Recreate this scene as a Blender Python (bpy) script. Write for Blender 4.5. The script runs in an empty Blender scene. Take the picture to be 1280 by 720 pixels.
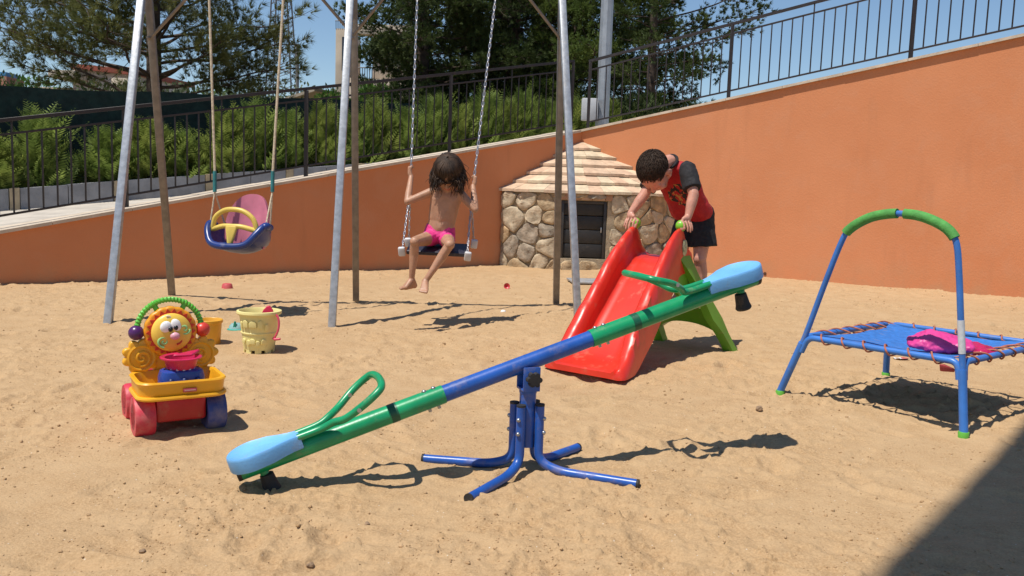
import bpy, bmesh, math, random
import numpy as np
from mathutils import Vector, Matrix, Quaternion, noise as mnoise

random.seed(7); RNG = np.random.default_rng(11)
R = math.radians
sc = bpy.context.scene
COL = sc.collection
V = Vector

# ------------------------------------------------------------------ camera data (survey helpers)
CAM_H = 0.9; FPX = 1100.0; ROLL = R(1.95); PITCH = math.atan(125 * math.cos(ROLL) / FPX)
def ray(px, py):
    a = (px - 640) / FPX; b = (360 - py) / FPX
    x = a * math.cos(ROLL) - b * math.sin(ROLL); y = a * math.sin(ROLL) + b * math.cos(ROLL)
    ct, st = math.cos(PITCH), math.sin(PITCH)
    return V((x, ct + y * st, -st + y * ct))
def gp(px, py, z=0.0):            # surveyed point at height z
    d = ray(px, py); t = (z - CAM_H) / d.z
    return V((d.x * t, d.y * t, z))
def dp(px, py, Y):                # surveyed point at distance Y
    d = ray(px, py); t = Y / d.y
    return V((d.x * t, Y, CAM_H + d.z * t))

# ------------------------------------------------------------------ materials
def _n(nt, t, **kw):
    n = nt.nodes.new(t)
    for k, v in kw.items(): setattr(n, k, v)
    return n
def mix_rgb(nt, fac, a, b, blend='MIX'):
    m = _n(nt, 'ShaderNodeMix', data_type='RGBA', blend_type=blend)
    for key, val in ((0, fac), (6, a), (7, b)):
        s = m.inputs[key]
        if hasattr(val, 'is_output') or isinstance(val, bpy.types.NodeSocket): nt.links.new(val, s)
        else: s.default_value = val if key == 0 else (*val[:3], 1)
    return m.outputs[2]
def noise_fac(nt, co, scale, detail=4, lo=.35, hi=.65, rough=.55, dist=0.0):
    n = _n(nt, 'ShaderNodeTexNoise'); n.inputs['Scale'].default_value = scale
    n.inputs['Detail'].default_value = detail; n.inputs['Roughness'].default_value = rough; n.inputs['Distortion'].default_value = dist
    nt.links.new(co, n.inputs['Vector'])
    m = _n(nt, 'ShaderNodeMapRange'); m.inputs[1].default_value = lo; m.inputs[2].default_value = hi
    nt.links.new(n.outputs[0], m.inputs[0])
    return m.outputs[0]
MATS = {}
def mat(name, col, rough=.5, var=.12, scale=9, bump=0.0, bscale=80, dirt=0.0, dirtcol=(.33, .23, .13), metal=0.0, sss=0.0,
        col2=None, spec=.5, trans=0.0, dscale=14, coords='Object'):
    if name in MATS: return MATS[name]
    m = bpy.data.materials.new(name); m.use_nodes = True; nt = m.node_tree
    b = nt.nodes['Principled BSDF']
    tc = _n(nt, 'ShaderNodeTexCoord'); co = tc.outputs[coords]
    c2 = col2 if col2 else tuple(min(1, c * (1 + var)) for c in col)
    c1 = tuple(c * (1 - var) for c in col) if not col2 else col
    out = mix_rgb(nt, noise_fac(nt, co, scale), c1, c2)
    r_in = None
    if dirt > 0:
        df = noise_fac(nt, co, dscale, 6, .62 - dirt * .35, .80, .65)
        mm = _n(nt, 'ShaderNodeMath', operation='MULTIPLY'); nt.links.new(df, mm.inputs[0]); mm.inputs[1].default_value = min(1, .35 + dirt)
        out = mix_rgb(nt, mm.outputs[0], out, dirtcol)
        rr = _n(nt, 'ShaderNodeMapRange'); nt.links.new(mm.outputs[0], rr.inputs[0]); rr.inputs[3].default_value = rough; rr.inputs[4].default_value = .9
        r_in = rr.outputs[0]
    nt.links.new(out, b.inputs['Base Color'])
    if r_in is None:
        rr = _n(nt, 'ShaderNodeMapRange'); nt.links.new(noise_fac(nt, co, scale * 2.3), rr.inputs[0])
        rr.inputs[3].default_value = max(.05, rough - .07); rr.inputs[4].default_value = min(1, rough + .08); r_in = rr.outputs[0]
    nt.links.new(r_in, b.inputs['Roughness'])
    b.inputs['Metallic'].default_value = metal
    b.inputs['Specular IOR Level'].default_value = spec
    if sss > 0:
        b.inputs['Subsurface Weight'].default_value = sss; b.inputs['Subsurface Radius'].default_value = (1, .35, .2); b.inputs['Subsurface Scale'].default_value = .008
    if trans > 0: b.inputs['Transmission Weight'].default_value = trans
    if bump > 0:
        bn = _n(nt, 'ShaderNodeBump'); bn.inputs['Strength'].default_value = bump; bn.inputs['Distance'].default_value = .01
        nn = _n(nt, 'ShaderNodeTexNoise'); nn.inputs['Scale'].default_value = bscale; nn.inputs['Detail'].default_value = 5
        nt.links.new(co, nn.inputs['Vector']); nt.links.new(nn.outputs[0], bn.inputs['Height']); nt.links.new(bn.outputs[0], b.inputs['Normal'])
    MATS[name] = m
    return m
def leaf_mat(name, c1, c2, trans=.3, scale=3):
    m = bpy.data.materials.new(name); m.use_nodes = True; nt = m.node_tree
    b = nt.nodes['Principled BSDF']; out = nt.nodes['Material Output']
    tc = _n(nt, 'ShaderNodeTexCoord')
    c = mix_rgb(nt, noise_fac(nt, tc.outputs['Object'], scale, 3, .3, .7), c1, c2)
    nt.links.new(c, b.inputs['Base Color']); b.inputs['Roughness'].default_value = .6; b.inputs['Specular IOR Level'].default_value = .25
    t = _n(nt, 'ShaderNodeBsdfTranslucent'); nt.links.new(c, t.inputs[0])
    mx = _n(nt, 'ShaderNodeMixShader'); mx.inputs[0].default_value = trans
    nt.links.new(b.outputs[0], mx.inputs[1]); nt.links.new(t.outputs[0], mx.inputs[2]); nt.links.new(mx.outputs[0], out.inputs[0])
    return m

# ------------------------------------------------------------------ geometry builder
class G:
    def __init__(s): s.v = []; s.f = []; s.m = []
    def add(s, vs, fs, mi=0):
        o = len(s.v); s.v += [tuple(v) for v in vs]
        s.f += [tuple(i + o for i in f) for f in fs]; s.m += [mi] * len(fs); return s
    def bm(s, b, mi=0, M4=None):
        b.verts.index_update()
        vs = [(M4 @ v.co) if M4 else v.co.copy() for v in b.verts]
        s.add(vs, [[v.index for v in f.verts] for f in b.faces], mi); b.free(); return s
    def box(s, c, size, bev=0.0, mi=0, rot=None, seg=2):
        b = bmesh.new(); bmesh.ops.create_cube(b, size=1)
        for v in b.verts: v.co = V((v.co.x * size[0], v.co.y * size[1], v.co.z * size[2]))
        if bev > 0: bmesh.ops.bevel(b, geom=b.edges[:], offset=bev, segments=seg, affect='EDGES', profile=.5)
        M4 = Matrix.Translation(V(c))
        if rot is not None: M4 = M4 @ rot.to_4x4()
        return s.bm(b, mi, M4)
    def ball(s, c, r, mi=0, sub=3, rot=None):
        b = bmesh.new(); bmesh.ops.create_icosphere(b, subdivisions=sub, radius=1)
        rr = r if hasattr(r, '__len__') else (r, r, r)
        M4 = Matrix.Translation(V(c)) @ (rot.to_4x4() if rot is not None else Matrix.Identity(4)) @ Matrix.Diagonal((*rr, 1))
        return s.bm(b, mi, M4)
    def hull(s, sph, mi=0, sub=2):
        b = bmesh.new()
        for c, r in sph:
            t = bmesh.ops.create_icosphere(b, subdivisions=sub, radius=r)
            for v in t['verts']: v.co += V(c)
        g = bmesh.ops.convex_hull(b, input=b.verts[:])
        bmesh.ops.delete(b, geom=[e for e in set(g['geom_interior'] + g['geom_unused']) if isinstance(e, bmesh.types.BMVert)], context='VERTS')
        return s.bm(b, mi)
    def hpts(s, pts, mi=0, bev=0.0):
        b = bmesh.new()
        for p in pts: b.verts.new(p)
        g = bmesh.ops.convex_hull(b, input=b.verts[:])
        bmesh.ops.dissolve_limit(b, angle_limit=.02, verts=b.verts[:], edges=b.edges[:])
        if bev > 0: bmesh.ops.bevel(b, geom=b.edges[:], offset=bev, segments=2, affect='EDGES', profile=.5)
        return s.bm(b, mi)
    def chain(s, pts, mi=0, sub=2):
        for (a, ra), (b, rb) in zip(pts, pts[1:]): s.hull([(a, ra), (b, rb)], mi, sub)
        return s
    def tube(s, pts, r, n=12, mi=0, caps=True, closed=False, twist=None):
        pts = [V(p) for p in pts]; N = len(pts)
        rs = r if hasattr(r, '__len__') else [r] * N
        tang = []
        for i in range(N):
            a = pts[i - 1] if (i > 0 or closed) else pts[i]; b = pts[(i + 1) % N] if (i < N - 1 or closed) else pts[i]
            t = (b - a); tang.append(t.normalized() if t.length > 1e-9 else V((0, 0, 1)))
        up = V((0, 0, 1)) if abs(tang[0].z) < .9 else V((1, 0, 0))
        x = tang[0].cross(up).normalized(); vs = []; fs = []
        for i in range(N):
            if i > 0:
                q = tang[i - 1].rotation_difference(tang[i]); x = q @ x
            x = (x - tang[i] * x.dot(tang[i])).normalized(); y = tang[i].cross(x)
            for k in range(n):
                a = 2 * math.pi * k / n; vs.append(pts[i] + (x * math.cos(a) + y * math.sin(a)) * rs[i])
        L = N if closed else N - 1
        for i in range(L):
            for k in range(n):
                j = (i + 1) % N; k2 = (k + 1) % n
                fs.append((i * n + k, i * n + k2, j * n + k2, j * n + k))
        if caps and not closed:
            fs.append(tuple(range(n - 1, -1, -1))); fs.append(tuple((N - 1) * n + k for k in range(n)))
        return s.add(vs, fs, mi)
    def lathe(s, prof, c=(0, 0, 0), n=32, mi=0, rot=None):
        vs = []; fs = []; c = V(c)
        for (r, z) in prof:
            for k in range(n):
                a = 2 * math.pi * k / n; p = V((r * math.cos(a), r * math.sin(a), z))
                vs.append((rot @ p if rot is not None else p) + c)
        for i in range(len(prof) - 1):
            for k in range(n):
                k2 = (k + 1) % n; fs.append((i * n + k, i * n + k2, (i + 1) * n + k2, (i + 1) * n + k))
        if prof[0][0] > 1e-6: fs.append(tuple(range(n - 1, -1, -1)))
        if prof[-1][0] > 1e-6: fs.append(tuple((len(prof) - 1) * n + k for k in range(n)))
        return s.add(vs, fs, mi)
    def prism(s, outline, o, ex, ey, ez, depth, bev=0.0, mi=0):
        """outline [(a,b)] in plane (ex,ey), extruded along ez by depth"""
        b = bmesh.new(); o, ex, ey, ez = V(o), V(ex), V(ey), V(ez)
        lo = [b.verts.new(o + ex * p + ey * q) for p, q in outline]
        hi = [b.verts.new(o + ex * p + ey * q + ez * depth) for p, q in outline]
        n = len(lo); top = b.faces.new(hi); bot = b.faces.new(lo[::-1])
        for i in range(n): b.faces.new((lo[i], lo[(i + 1) % n], hi[(i + 1) % n], hi[i]))
        bmesh.ops.recalc_face_normals(b, faces=b.faces[:])
        if bev > 0:
            ed = list(set(list(top.edges) + list(bot.edges)))
            bmesh.ops.bevel(b, geom=ed, offset=bev, segments=3, affect='EDGES', profile=.5)
        return s.bm(b, mi)
    def loft(s, rings, mi=0, caps=True, closed_ring=True):
        n = len(rings[0]); vs = [p for r in rings for p in r]; fs = []
        for i in range(len(rings) - 1):
            for k in range(n if closed_ring else n - 1):
                k2 = (k + 1) % n; fs.append((i * n + k, i * n + k2, (i + 1) * n + k2, (i + 1) * n + k))
        if caps and closed_ring:
            fs.append(tuple(range(n - 1, -1, -1))); fs.append(tuple((len(rings) - 1) * n + k for k in range(n)))
        return s.add(vs, fs, mi)

def bez(p, n=8):
    """Catmull-Rom through points"""
    p = [V(q) for q in p]; out = []
    for i in range(len(p) - 1):
        p0 = p[max(i - 1, 0)]; p1 = p[i]; p2 = p[i + 1]; p3 = p[min(i + 2, len(p) - 1)]
        for k in range(n):
            t = k / n
            out.append(.5 * ((2 * p1) + (p2 - p0) * t + (2 * p0 - 5 * p1 + 4 * p2 - p3) * t * t + (3 * p1 - p0 - 3 * p2 + p3) * t ** 3))
    out.append(p[-1]); return out
def fillet(p, rad, n=6, closed=False):
    """polyline with rounded corners"""
    p = [V(q) for q in p]; out = []; N = len(p)
    for i in range(N):
        if not closed and i in (0, N - 1): out.append(p[i]); continue
        a, b, c = p[i - 1], p[i], p[(i + 1) % N]
        r = min(rad, (a - b).length * .48, (c - b).length * .48)
        s_, e_ = b + (a - b).normalized() * r, b + (c - b).normalized() * r
        for k in range(n + 1):
            t = k / n; out.append(s_ * (1 - t) ** 2 + b * 2 * t * (1 - t) + e_ * t * t)
    return out

def finish(me, smooth=True, angle=40):
    if smooth:
        me.polygons.foreach_set('use_smooth', np.ones(len(me.polygons), bool))
        if angle: me.set_sharp_from_angle(angle=R(angle))
    me.update()
def obj(name, g, mats, parent=None, org=None, smooth=True, angle=40):
    me = bpy.data.meshes.new(name)
    o3 = V(org) if org is not None else None
    if o3 is None and parent is not None and 'org' in ORG.get(parent.name, {}): o3 = ORG[parent.name]['org']
    vs = [tuple(V(v) - o3) for v in g.v] if o3 is not None else g.v
    me.from_pydata(vs, [], g.f)
    for m in (mats if isinstance(mats, (list, tuple)) else [mats]): me.materials.append(m)
    if any(g.m): me.polygons.foreach_set('material_index', g.m)
    b = bmesh.new(); b.from_mesh(me); bmesh.ops.recalc_face_normals(b, faces=b.faces[:]); b.to_mesh(me); b.free()
    finish(me, smooth, angle)
    o = bpy.data.objects.new(name, me); COL.objects.link(o)
    if parent is not None:
        o.parent = parent
        if parent.name in ORG: ORG[o.name] = ORG[parent.name]
    elif o3 is not None: o.location = o3
    return o
ORG = {}
def tag(o, label=None, cat=None, group=None, kind=None):
    if label: o['label'] = label
    if cat: o['category'] = cat
    if group: o['group'] = group
    if kind: o['kind'] = kind
    return o
def thing(name, label, cat, loc, group=None, rz=0.0, local=False):
    """Empty at the base; children given in world coordinates unless local"""
    e = bpy.data.objects.new(name, None); COL.objects.link(e); e.location = V(loc); e.rotation_euler = (0, 0, rz)
    e.empty_display_size = .1
    tag(e, label, cat, group)
    if not local: ORG[e.name] = {'org': V(loc)}
    return e
def np_obj(name, verts, faces, m, parent=None, org=None, smooth=False):
    """verts (N,3), faces (M,k) arrays"""
    me = bpy.data.meshes.new(name); verts = np.asarray(verts, np.float32); faces = np.asarray(faces, np.int32)
    if org is None and parent is not None and parent.name in ORG: org = ORG[parent.name]['org']
    if org is not None: verts = verts - np.array(org, np.float32)
    k = faces.shape[1]
    me.vertices.add(len(verts)); me.vertices.foreach_set('co', verts.ravel())
    me.loops.add(faces.size); me.loops.foreach_set('vertex_index', faces.ravel())
    me.polygons.add(len(faces)); me.polygons.foreach_set('loop_start', np.arange(0, faces.size, k, dtype=np.int32))
    me.polygons.foreach_set('loop_total', np.full(len(faces), k, np.int32)) if False else None
    me.update(calc_edges=True); me.validate()
    for mm in (m if isinstance(m, (list, tuple)) else [m]): me.materials.append(mm)
    if smooth: finish(me, True, None)
    o = bpy.data.objects.new(name, me); COL.objects.link(o)
    if parent is not None:
        o.parent = parent
        if parent.name in ORG: ORG[o.name] = ORG[parent.name]
    elif org is not None: o.location = V(org)
    return o
def remeshed(name, g, mats, parent, voxel=.005, smooth=4, disp=None, classify=None):
    """one continuous skin over overlapping solids"""
    me = bpy.data.meshes.new(name + '_src'); me.from_pydata(g.v, [], g.f); me.update()
    b = bmesh.new(); b.from_mesh(me); bmesh.ops.recalc_face_normals(b, faces=b.faces[:]); b.to_mesh(me); b.free()
    t = bpy.data.objects.new(name + '_src', me); COL.objects.link(t)
    r = t.modifiers.new('r', 'REMESH'); r.mode = 'VOXEL'; r.voxel_size = voxel; r.adaptivity = 0
    if smooth:
        s = t.modifiers.new('s', 'SMOOTH'); s.factor = .5; s.iterations = smooth
    dg = bpy.context.evaluated_depsgraph_get(); ev = t.evaluated_get(dg)
    out = bpy.data.meshes.new_from_object(ev); out.name = name
    bpy.data.objects.remove(t); bpy.data.meshes.remove(me)
    o3 = ORG[parent.name]['org'] if parent is not None and parent.name in ORG else V((0, 0, 0))
    if disp:
        for v in out.vertices: v.co += v.normal * disp(v.co)
    out.materials.clear()
    for m in (mats if isinstance(mats, (list, tuple)) else [mats]): out.materials.append(m)
    if classify:
        for p in out.polygons: p.material_index = classify(p.center)
    for v in out.vertices: v.co -= o3
    finish(out, True, None)
    o = bpy.data.objects.new(name, out); COL.objects.link(o)
    if parent is not None:
        o.parent = parent
        if parent.name in ORG: ORG[o.name] = ORG[parent.name]
    return o
def ch(o): return [c for c in bpy.data.objects if c.parent == o]
def copy_tree(o, loc=None, rz=None, sc_=None, label=None, parent=None):
    kids = ch(o)
    c = o.copy(); COL.objects.link(c)
    if parent is not None: c.parent = parent
    if loc is not None: c.location = V(loc)
    if rz is not None: c.rotation_euler = (0, 0, rz)
    if sc_ is not None: c.scale = sc_
    if label: c['label'] = label
    for k in kids: copy_tree(k, parent=c)
    return c

# ------------------------------------------------------------------ 2D gradient noise (numpy)
_P = np.arange(512); _P = RNG.permutation(512); _P = np.concatenate([_P, _P, _P])
_GA = RNG.uniform(0, 2 * math.pi, 512); _GX, _GY = np.cos(_GA), np.sin(_GA)
def perlin(x, y):
    xi = np.floor(x).astype(int); yi = np.floor(y).astype(int); xf = x - xi; yf = y - yi
    def g(ix, iy, dx, dy):
        h = _P[(_P[ix & 511] + iy) & 511]; return _GX[h] * dx + _GY[h] * dy
    u = xf ** 3 * (xf * (xf * 6 - 15) + 10); w = yf ** 3 * (yf * (yf * 6 - 15) + 10)
    a = g(xi, yi, xf, yf); b = g(xi + 1, yi, xf - 1, yf); c = g(xi, yi + 1, xf, yf - 1); d = g(xi + 1, yi + 1, xf - 1, yf - 1)
    return (a + u * (b - a)) + w * ((c + u * (d - c)) - (a + u * (b - a)))
def fbm(x, y, o=4, gain=.5):
    t = 0; amp = 1
    for i in range(o): t = t + amp * perlin(x * 2 ** i + 17 * i, y * 2 ** i + 31 * i); amp *= gain
    return t

# ================================================================== SETTING
# wall corners on the sand
A = gp(0, 357); C = gp(720, 328); E = gp(1280, 373)
u = (C - A).normalized(); n1 = V((-u.y, u.x, 0)); LEN1 = (C - A).length
v = (E - C).normalized(); n2 = V((-v.y, v.x, 0)); LEN2 = (E - C).length
SL = .19
def top1(s): return max(.02, .435 + SL * s)          # coping height along the left wall
TOPC = top1(LEN1)
def top2(s): return TOPC + SL * s
def road1(s): return min(.44 + .105 * s, top1(s) - .004)

# ---- sand
def sand_mat():
    m = bpy.data.materials.new('sand'); m.use_nodes = True; nt = m.node_tree; b = nt.nodes['Principled BSDF']
    tc = _n(nt, 'ShaderNodeTexCoord'); co = tc.outputs['Object']
    c = mix_rgb(nt, noise_fac(nt, co, .9, 5, .35, .65), (.41, .272, .146), (.47, .322, .180))
    c = mix_rgb(nt, noise_fac(nt, co, 7, 6, .4, .75, .65), c, (.34, .205, .098))
    c = mix_rgb(nt, noise_fac(nt, co, 160, 3, .35, .7), c, (.51, .345, .19))
    vo = _n(nt, 'ShaderNodeTexVoronoi'); vo.inputs['Scale'].default_value = 60; nt.links.new(co, vo.inputs['Vector'])
    lt = _n(nt, 'ShaderNodeMath', operation='LESS_THAN'); nt.links.new(vo.outputs['Distance'], lt.inputs[0]); lt.inputs[1].default_value = .13
    sepc = _n(nt, 'ShaderNodeSeparateColor'); nt.links.new(vo.outputs['Color'], sepc.inputs[0])
    g1 = _n(nt, 'ShaderNodeMath', operation='GREATER_THAN'); nt.links.new(sepc.outputs[0], g1.inputs[0]); g1.inputs[1].default_value = .9
    mu = _n(nt, 'ShaderNodeMath', operation='MULTIPLY'); nt.links.new(lt.outputs[0], mu.inputs[0]); nt.links.new(g1.outputs[0], mu.inputs[1])
    c = mix_rgb(nt, mu.outputs[0], c, (.6, .5, .38))
    g2 = _n(nt, 'ShaderNodeMath', operation='LESS_THAN'); nt.links.new(sepc.outputs[0], g2.inputs[0]); g2.inputs[1].default_value = .08
    mu2 = _n(nt, 'ShaderNodeMath', operation='MULTIPLY'); nt.links.new(lt.outputs[0], mu2.inputs[0]); nt.links.new(g2.outputs[0], mu2.inputs[1])
    c = mix_rgb(nt, mu2.outputs[0], c, (.16, .095, .05))
    nt.links.new(c, b.inputs['Base Color']); b.inputs['Roughness'].default_value = .95; b.inputs['Specular IOR Level'].default_value = .12
    bn = _n(nt, 'ShaderNodeBump'); bn.inputs['Strength'].default_value = .8; bn.inputs['Distance'].default_value = .008
    nn = _n(nt, 'ShaderNodeTexNoise'); nn.inputs['Scale'].default_value = 70; nn.inputs['Detail'].default_value = 8; nn.inputs['Roughness'].default_value = .7
    nt.links.new(co, nn.inputs['Vector']); nt.links.new(nn.outputs[0], bn.inputs['Height']); nt.links.new(bn.outputs[0], b.inputs['Normal'])
    return m
SAND = sand_mat()
def sand_height(X, Y):
    z = .014 * fbm(X * .7, Y * .7, 2)
    z += .010 * fbm(X * 2.6 + 9, Y * 2.6, 3)
    wx = X + .08 * perlin(X * 3, Y * 3 + 50); wy = Y + .08 * perlin(X * 3 + 70, Y * 3)
    rough = np.clip(.55 + 1.3 * fbm(X * 1.1 + 40, Y * 1.1, 2), .12, 1.2)
    z += .0135 * rough * (1 - np.abs(fbm(wx * 4, wy * 8, 3)) * 2)
    z += .0078 * rough * fbm(wx * 19, wy * 22, 3)
    cl = fbm(X * 34 + 3, Y * 34, 2); z += .050 * rough * np.clip(cl - .30, 0, .5)
    cl = fbm(X * 15 + 13, Y * 15, 2); z += .050 * rough * np.clip(cl - .36, 0, .4)
    for hx_, hy_, hr_ in ((-1.72, 5.95, .38), (-.53, 5.72, .42), (.32, 4.1, .3)): z -= .03 * np.exp(-((X - hx_) ** 2 + (Y - hy_) ** 2 * 1.2) / hr_ ** 2 * 1.4)
    cl = fbm(X * 8 + 5, Y * 8 + 3, 3); z += .032 * rough * np.clip(cl - .34, 0, .4)
    rr = np.random.default_rng(5)
    for i in range(330):
        cy = rr.uniform(1.6, 9.5); cx = rr.uniform(-.65, .62) * cy; a = rr.uniform(0, math.pi); l, w = rr.uniform(.07, .13), rr.uniform(.035, .055); dpt = rr.uniform(.007, .016)
        dx, dy = X - cx, Y - cy; sel = (np.abs(dx) < .3) & (np.abs(dy) < .3)
        if not sel.any(): continue
        ex = (dx[sel] * math.cos(a) + dy[sel] * math.sin(a)) / l; ey = (-dx[sel] * math.sin(a) + dy[sel] * math.cos(a)) / w
        q = np.sqrt(ex * ex + ey * ey)
        z[sel] += dpt * (-np.exp(-(q / .8) ** 4) + .5 * np.exp(-((q - 1.25) / .3) ** 2))
    return z
NR, NC = 640, 640
yy = 1.3 * (12.4 / 1.3) ** (np.arange(NR) / (NR - 1)); tt = np.linspace(-1, 1, NC)
YY = np.repeat(yy[:, None], NC, 1); XX = tt[None, :] * (.70 * YY + .7)
ZZ = sand_height(XX, YY)
idx = np.arange(NR * NC).reshape(NR, NC)
F = np.stack([idx[:-1, :-1], idx[:-1, 1:], idx[1:, 1:], idx[1:, :-1]], -1).reshape(-1, 4)
sand = np_obj('sand', np.stack([XX, YY, ZZ], -1).reshape(-1, 3), F, SAND, smooth=True)
tag(sand, 'trampled beige play sand covering the yard', None, None, 'structure')
def sz(x, y): return float(sand_height(np.array([x]), np.array([y]))[0])

# loose crumbs of sand
cr = np.random.default_rng(77)
_b = bmesh.new(); bmesh.ops.create_icosphere(_b, subdivisions=1, radius=1); _iv = np.array([v.co[:] for v in _b.verts]); _if = np.array([[v.index for v in f.verts] for f in _b.faces]); _b.free()
NCr = 22000; cy_ = 1.7 * (9.0 / 1.7) ** cr.uniform(0, 1, NCr); cx_ = cr.uniform(-.66, .66, NCr) * cy_
keep = cr.uniform(0, 1, NCr) < np.clip(.25 + 1.6 * fbm(cx_ * 1.7 + 8, cy_ * 1.7, 3), .06, 1); cx_, cy_ = cx_[keep], cy_[keep]; n_c = len(cx_)
rad_ = np.clip(.0016 * (1 + cr.pareto(3.0, n_c)), .0014, .0058) * (.75 + .10 * cy_)
zc_r = sand_height(cx_.copy(), cy_.copy())
vv = _iv[None] * (1 + .45 * cr.uniform(-1, 1, (n_c, len(_iv), 1))) * rad_[:, None, None] * np.array([1, 1, .75]) * cr.uniform(.7, 1.3, (n_c, 1, 3))
vv += np.stack([cx_, cy_, zc_r + rad_ * .25], -1)[:, None, :]
ff = _if[None] + (np.arange(n_c) * len(_iv))[:, None, None]
CRM = mat('sand_crumb', (.36, .22, .105), .95, .3, 22, .5, 200, col2=(.48, .315, .17))
tag(np_obj('sand_crumbs', vv.reshape(-1, 3), ff.reshape(-1, 3), CRM), 'loose crumbs and small clods of sand strewn over the yard', 'sand', None, 'stuff')

g = G(); S = 500
g.add([(-S, -S, -.06), (S, -S, -.06), (S, S, -.06), (-S, S, -.06)], [(0, 1, 2, 3)])
ground = obj('ground', g, mat('dry_ground', (.36, .24, .13), .95, .15, .8, .4, 40), smooth=False)
tag(ground, 'dry sandy ground round the play yard', None, None, 'structure')

# ---- retaining walls
def stucco():
    m = bpy.data.materials.new('terracotta_stucco'); m.use_nodes = True; nt = m.node_tree; b = nt.nodes['Principled BSDF']
    tc = _n(nt, 'ShaderNodeTexCoord'); co = tc.outputs['Object']
    c = mix_rgb(nt, noise_fac(nt, co, 1.1, 5, .35, .68), (.56, .218, .098), (.61, .25, .118))
    c = mix_rgb(nt, noise_fac(nt, co, 3.2, 7, .5, .85, .7, .6), c, (.57, .255, .135))
    mp = _n(nt, 'ShaderNodeMapping'); mp.inputs['Scale'].default_value = (3, 3, .5); nt.links.new(co, mp.inputs['Vector'])
    f = noise_fac(nt, mp.outputs[0], 2.4, 5, .56, .9)
    mu = _n(nt, 'ShaderNodeMath', operation='MULTIPLY'); nt.links.new(f, mu.inputs[0]); mu.inputs[1].default_value = .7
    c = mix_rgb(nt, mu.outputs[0], c, (.47, .195, .095))
    # splashed sand along the foot of the wall
    sep = _n(nt, 'ShaderNodeSeparateXYZ'); nt.links.new(co, sep.inputs[0])
    mr = _n(nt, 'ShaderNodeMapRange'); nt.links.new(sep.outputs[2], mr.inputs[0]); mr.inputs[1].default_value = .30; mr.inputs[2].default_value = .02
    f2 = noise_fac(nt, co, 4, 6, .35, .65); mu2 = _n(nt, 'ShaderNodeMath', operation='MULTIPLY'); nt.links.new(mr.outputs[0], mu2.inputs[0]); nt.links.new(f2, mu2.inputs[1])
    mu3 = _n(nt, 'ShaderNodeMath', operation='MULTIPLY'); nt.links.new(mu2.outputs[0], mu3.inputs[0]); mu3.inputs[1].default_value = .6
    c = mix_rgb(nt, mu3.outputs[0], c, (.46, .26, .14))
    nt.links.new(c, b.inputs['Base Color']); b.inputs['Roughness'].default_value = .9; b.inputs['Specular IOR Level'].default_value = .2
    bn = _n(nt, 'ShaderNodeBump'); bn.inputs['Strength'].default_value = .35; bn.inputs['Distance'].default_value = .006
    nn = _n(nt, 'ShaderNodeTexNoise'); nn.inputs['Scale'].default_value = 55; nn.inputs['Detail'].default_value = 6
    nt.links.new(co, nn.inputs['Vector']); nt.links.new(nn.outputs[0], bn.inputs['Height']); nt.links.new(bn.outputs[0], b.inputs['Normal'])
    return m
STUCCO = stucco()
COPE = mat('travertine_coping', (.52, .43, .33), .75, .15, 6, .25, 60, .25, (.3, .24, .17))
def wall_pts(P, d, nn, s0, s1, topf, t0, t1, zlo, off=0.0, n=24):
    """wall solid: station rings"""
    rings = []
    for i in range(n + 1):
        s = s0 + (s1 - s0) * i / n; p = P + d * s; z1 = topf(s) + off
        a, b = p + nn * t0, p + nn * t1
        zl = zlo(s) if callable(zlo) else zlo
        rings.append([(a.x, a.y, zl), (a.x, a.y, z1), (b.x, b.y, z1), (b.x, b.y, zl)])
    return rings
CW = .028
wl = tag(obj('retaining_wall', G().loft(wall_pts(A, u, n1, -2.1, LEN1, top1, 0, .25, -.3, -CW)), STUCCO, None, A, angle=20),
         'shaded terracotta plastered wall below the ramp, left of the stone hut', 'wall')
ORG[wl.name] = {'org': A}
cop = G()
def cope_run(P, d, nn, s0, s1, topf, seg):
    s = s0
    while s < s1 - .02:
        e = min(s1, s + seg)
        cop.loft(wall_pts(P, d, nn, s + .002, e - .002, topf, -.035 + random.uniform(-.003, .003), .30, lambda q: topf(q) - CW + .001, random.uniform(-.002, .002), 2))
        s = e
cope_run(A, u, n1, -2.1, LEN1 - .04, top1, .62)
obj('coping', cop, COPE, wl, smooth=False)
wr = tag(obj('retaining_wall', G().loft(wall_pts(C, v, n2, -.02, LEN2 + 2.4, top2, 0, .25, -.3, -CW)), STUCCO, None, C, angle=20),
         'sunlit terracotta plastered wall right of the stone hut, behind the trampoline', 'wall')
ORG[wr.name] = {'org': C}
cop = G(); cope_run(C, v, n2, -.06, LEN2 + 2.4, top2, .62)
obj('coping', cop, COPE, wr, smooth=False)
# drain hole in the right wall
s_h = 2.36
hp = C + v * s_h - n2 * .002 + V((0, 0, .045))
rotw = Matrix((v, V((0, 0, 1)), -n2)).transposed()
gg = G().lathe([(.016, -.01), (.016, .006), (.011, .006), (.011, -.012)], hp, 16, rot=rotw)
obj('drain_pipe', gg, mat('dark_hole', (.015, .012, .01), .7), wr)

# ---- ramp road, kerb, terrain behind
ROADM = mat('concrete_ramp', (.46, .41, .345), .9, .14, 4, .3, 50, .2, (.30, .25, .2))
rg = G(); rings = []
W = 2.4
for i in range(41):
    s = -2.1 + (LEN1 + 2.1) * i / 40; z = road1(s); a = A + u * s + n1 * .25; k = W if s < LEN1 else W
    b = A + u * (s + (.0)) + n1 * W
    rings.append([(a.x, a.y, z - .4), (a.x, a.y, z), (b.x, b.y, z), (b.x, b.y, z - .4)])
rg.loft(rings)
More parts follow.
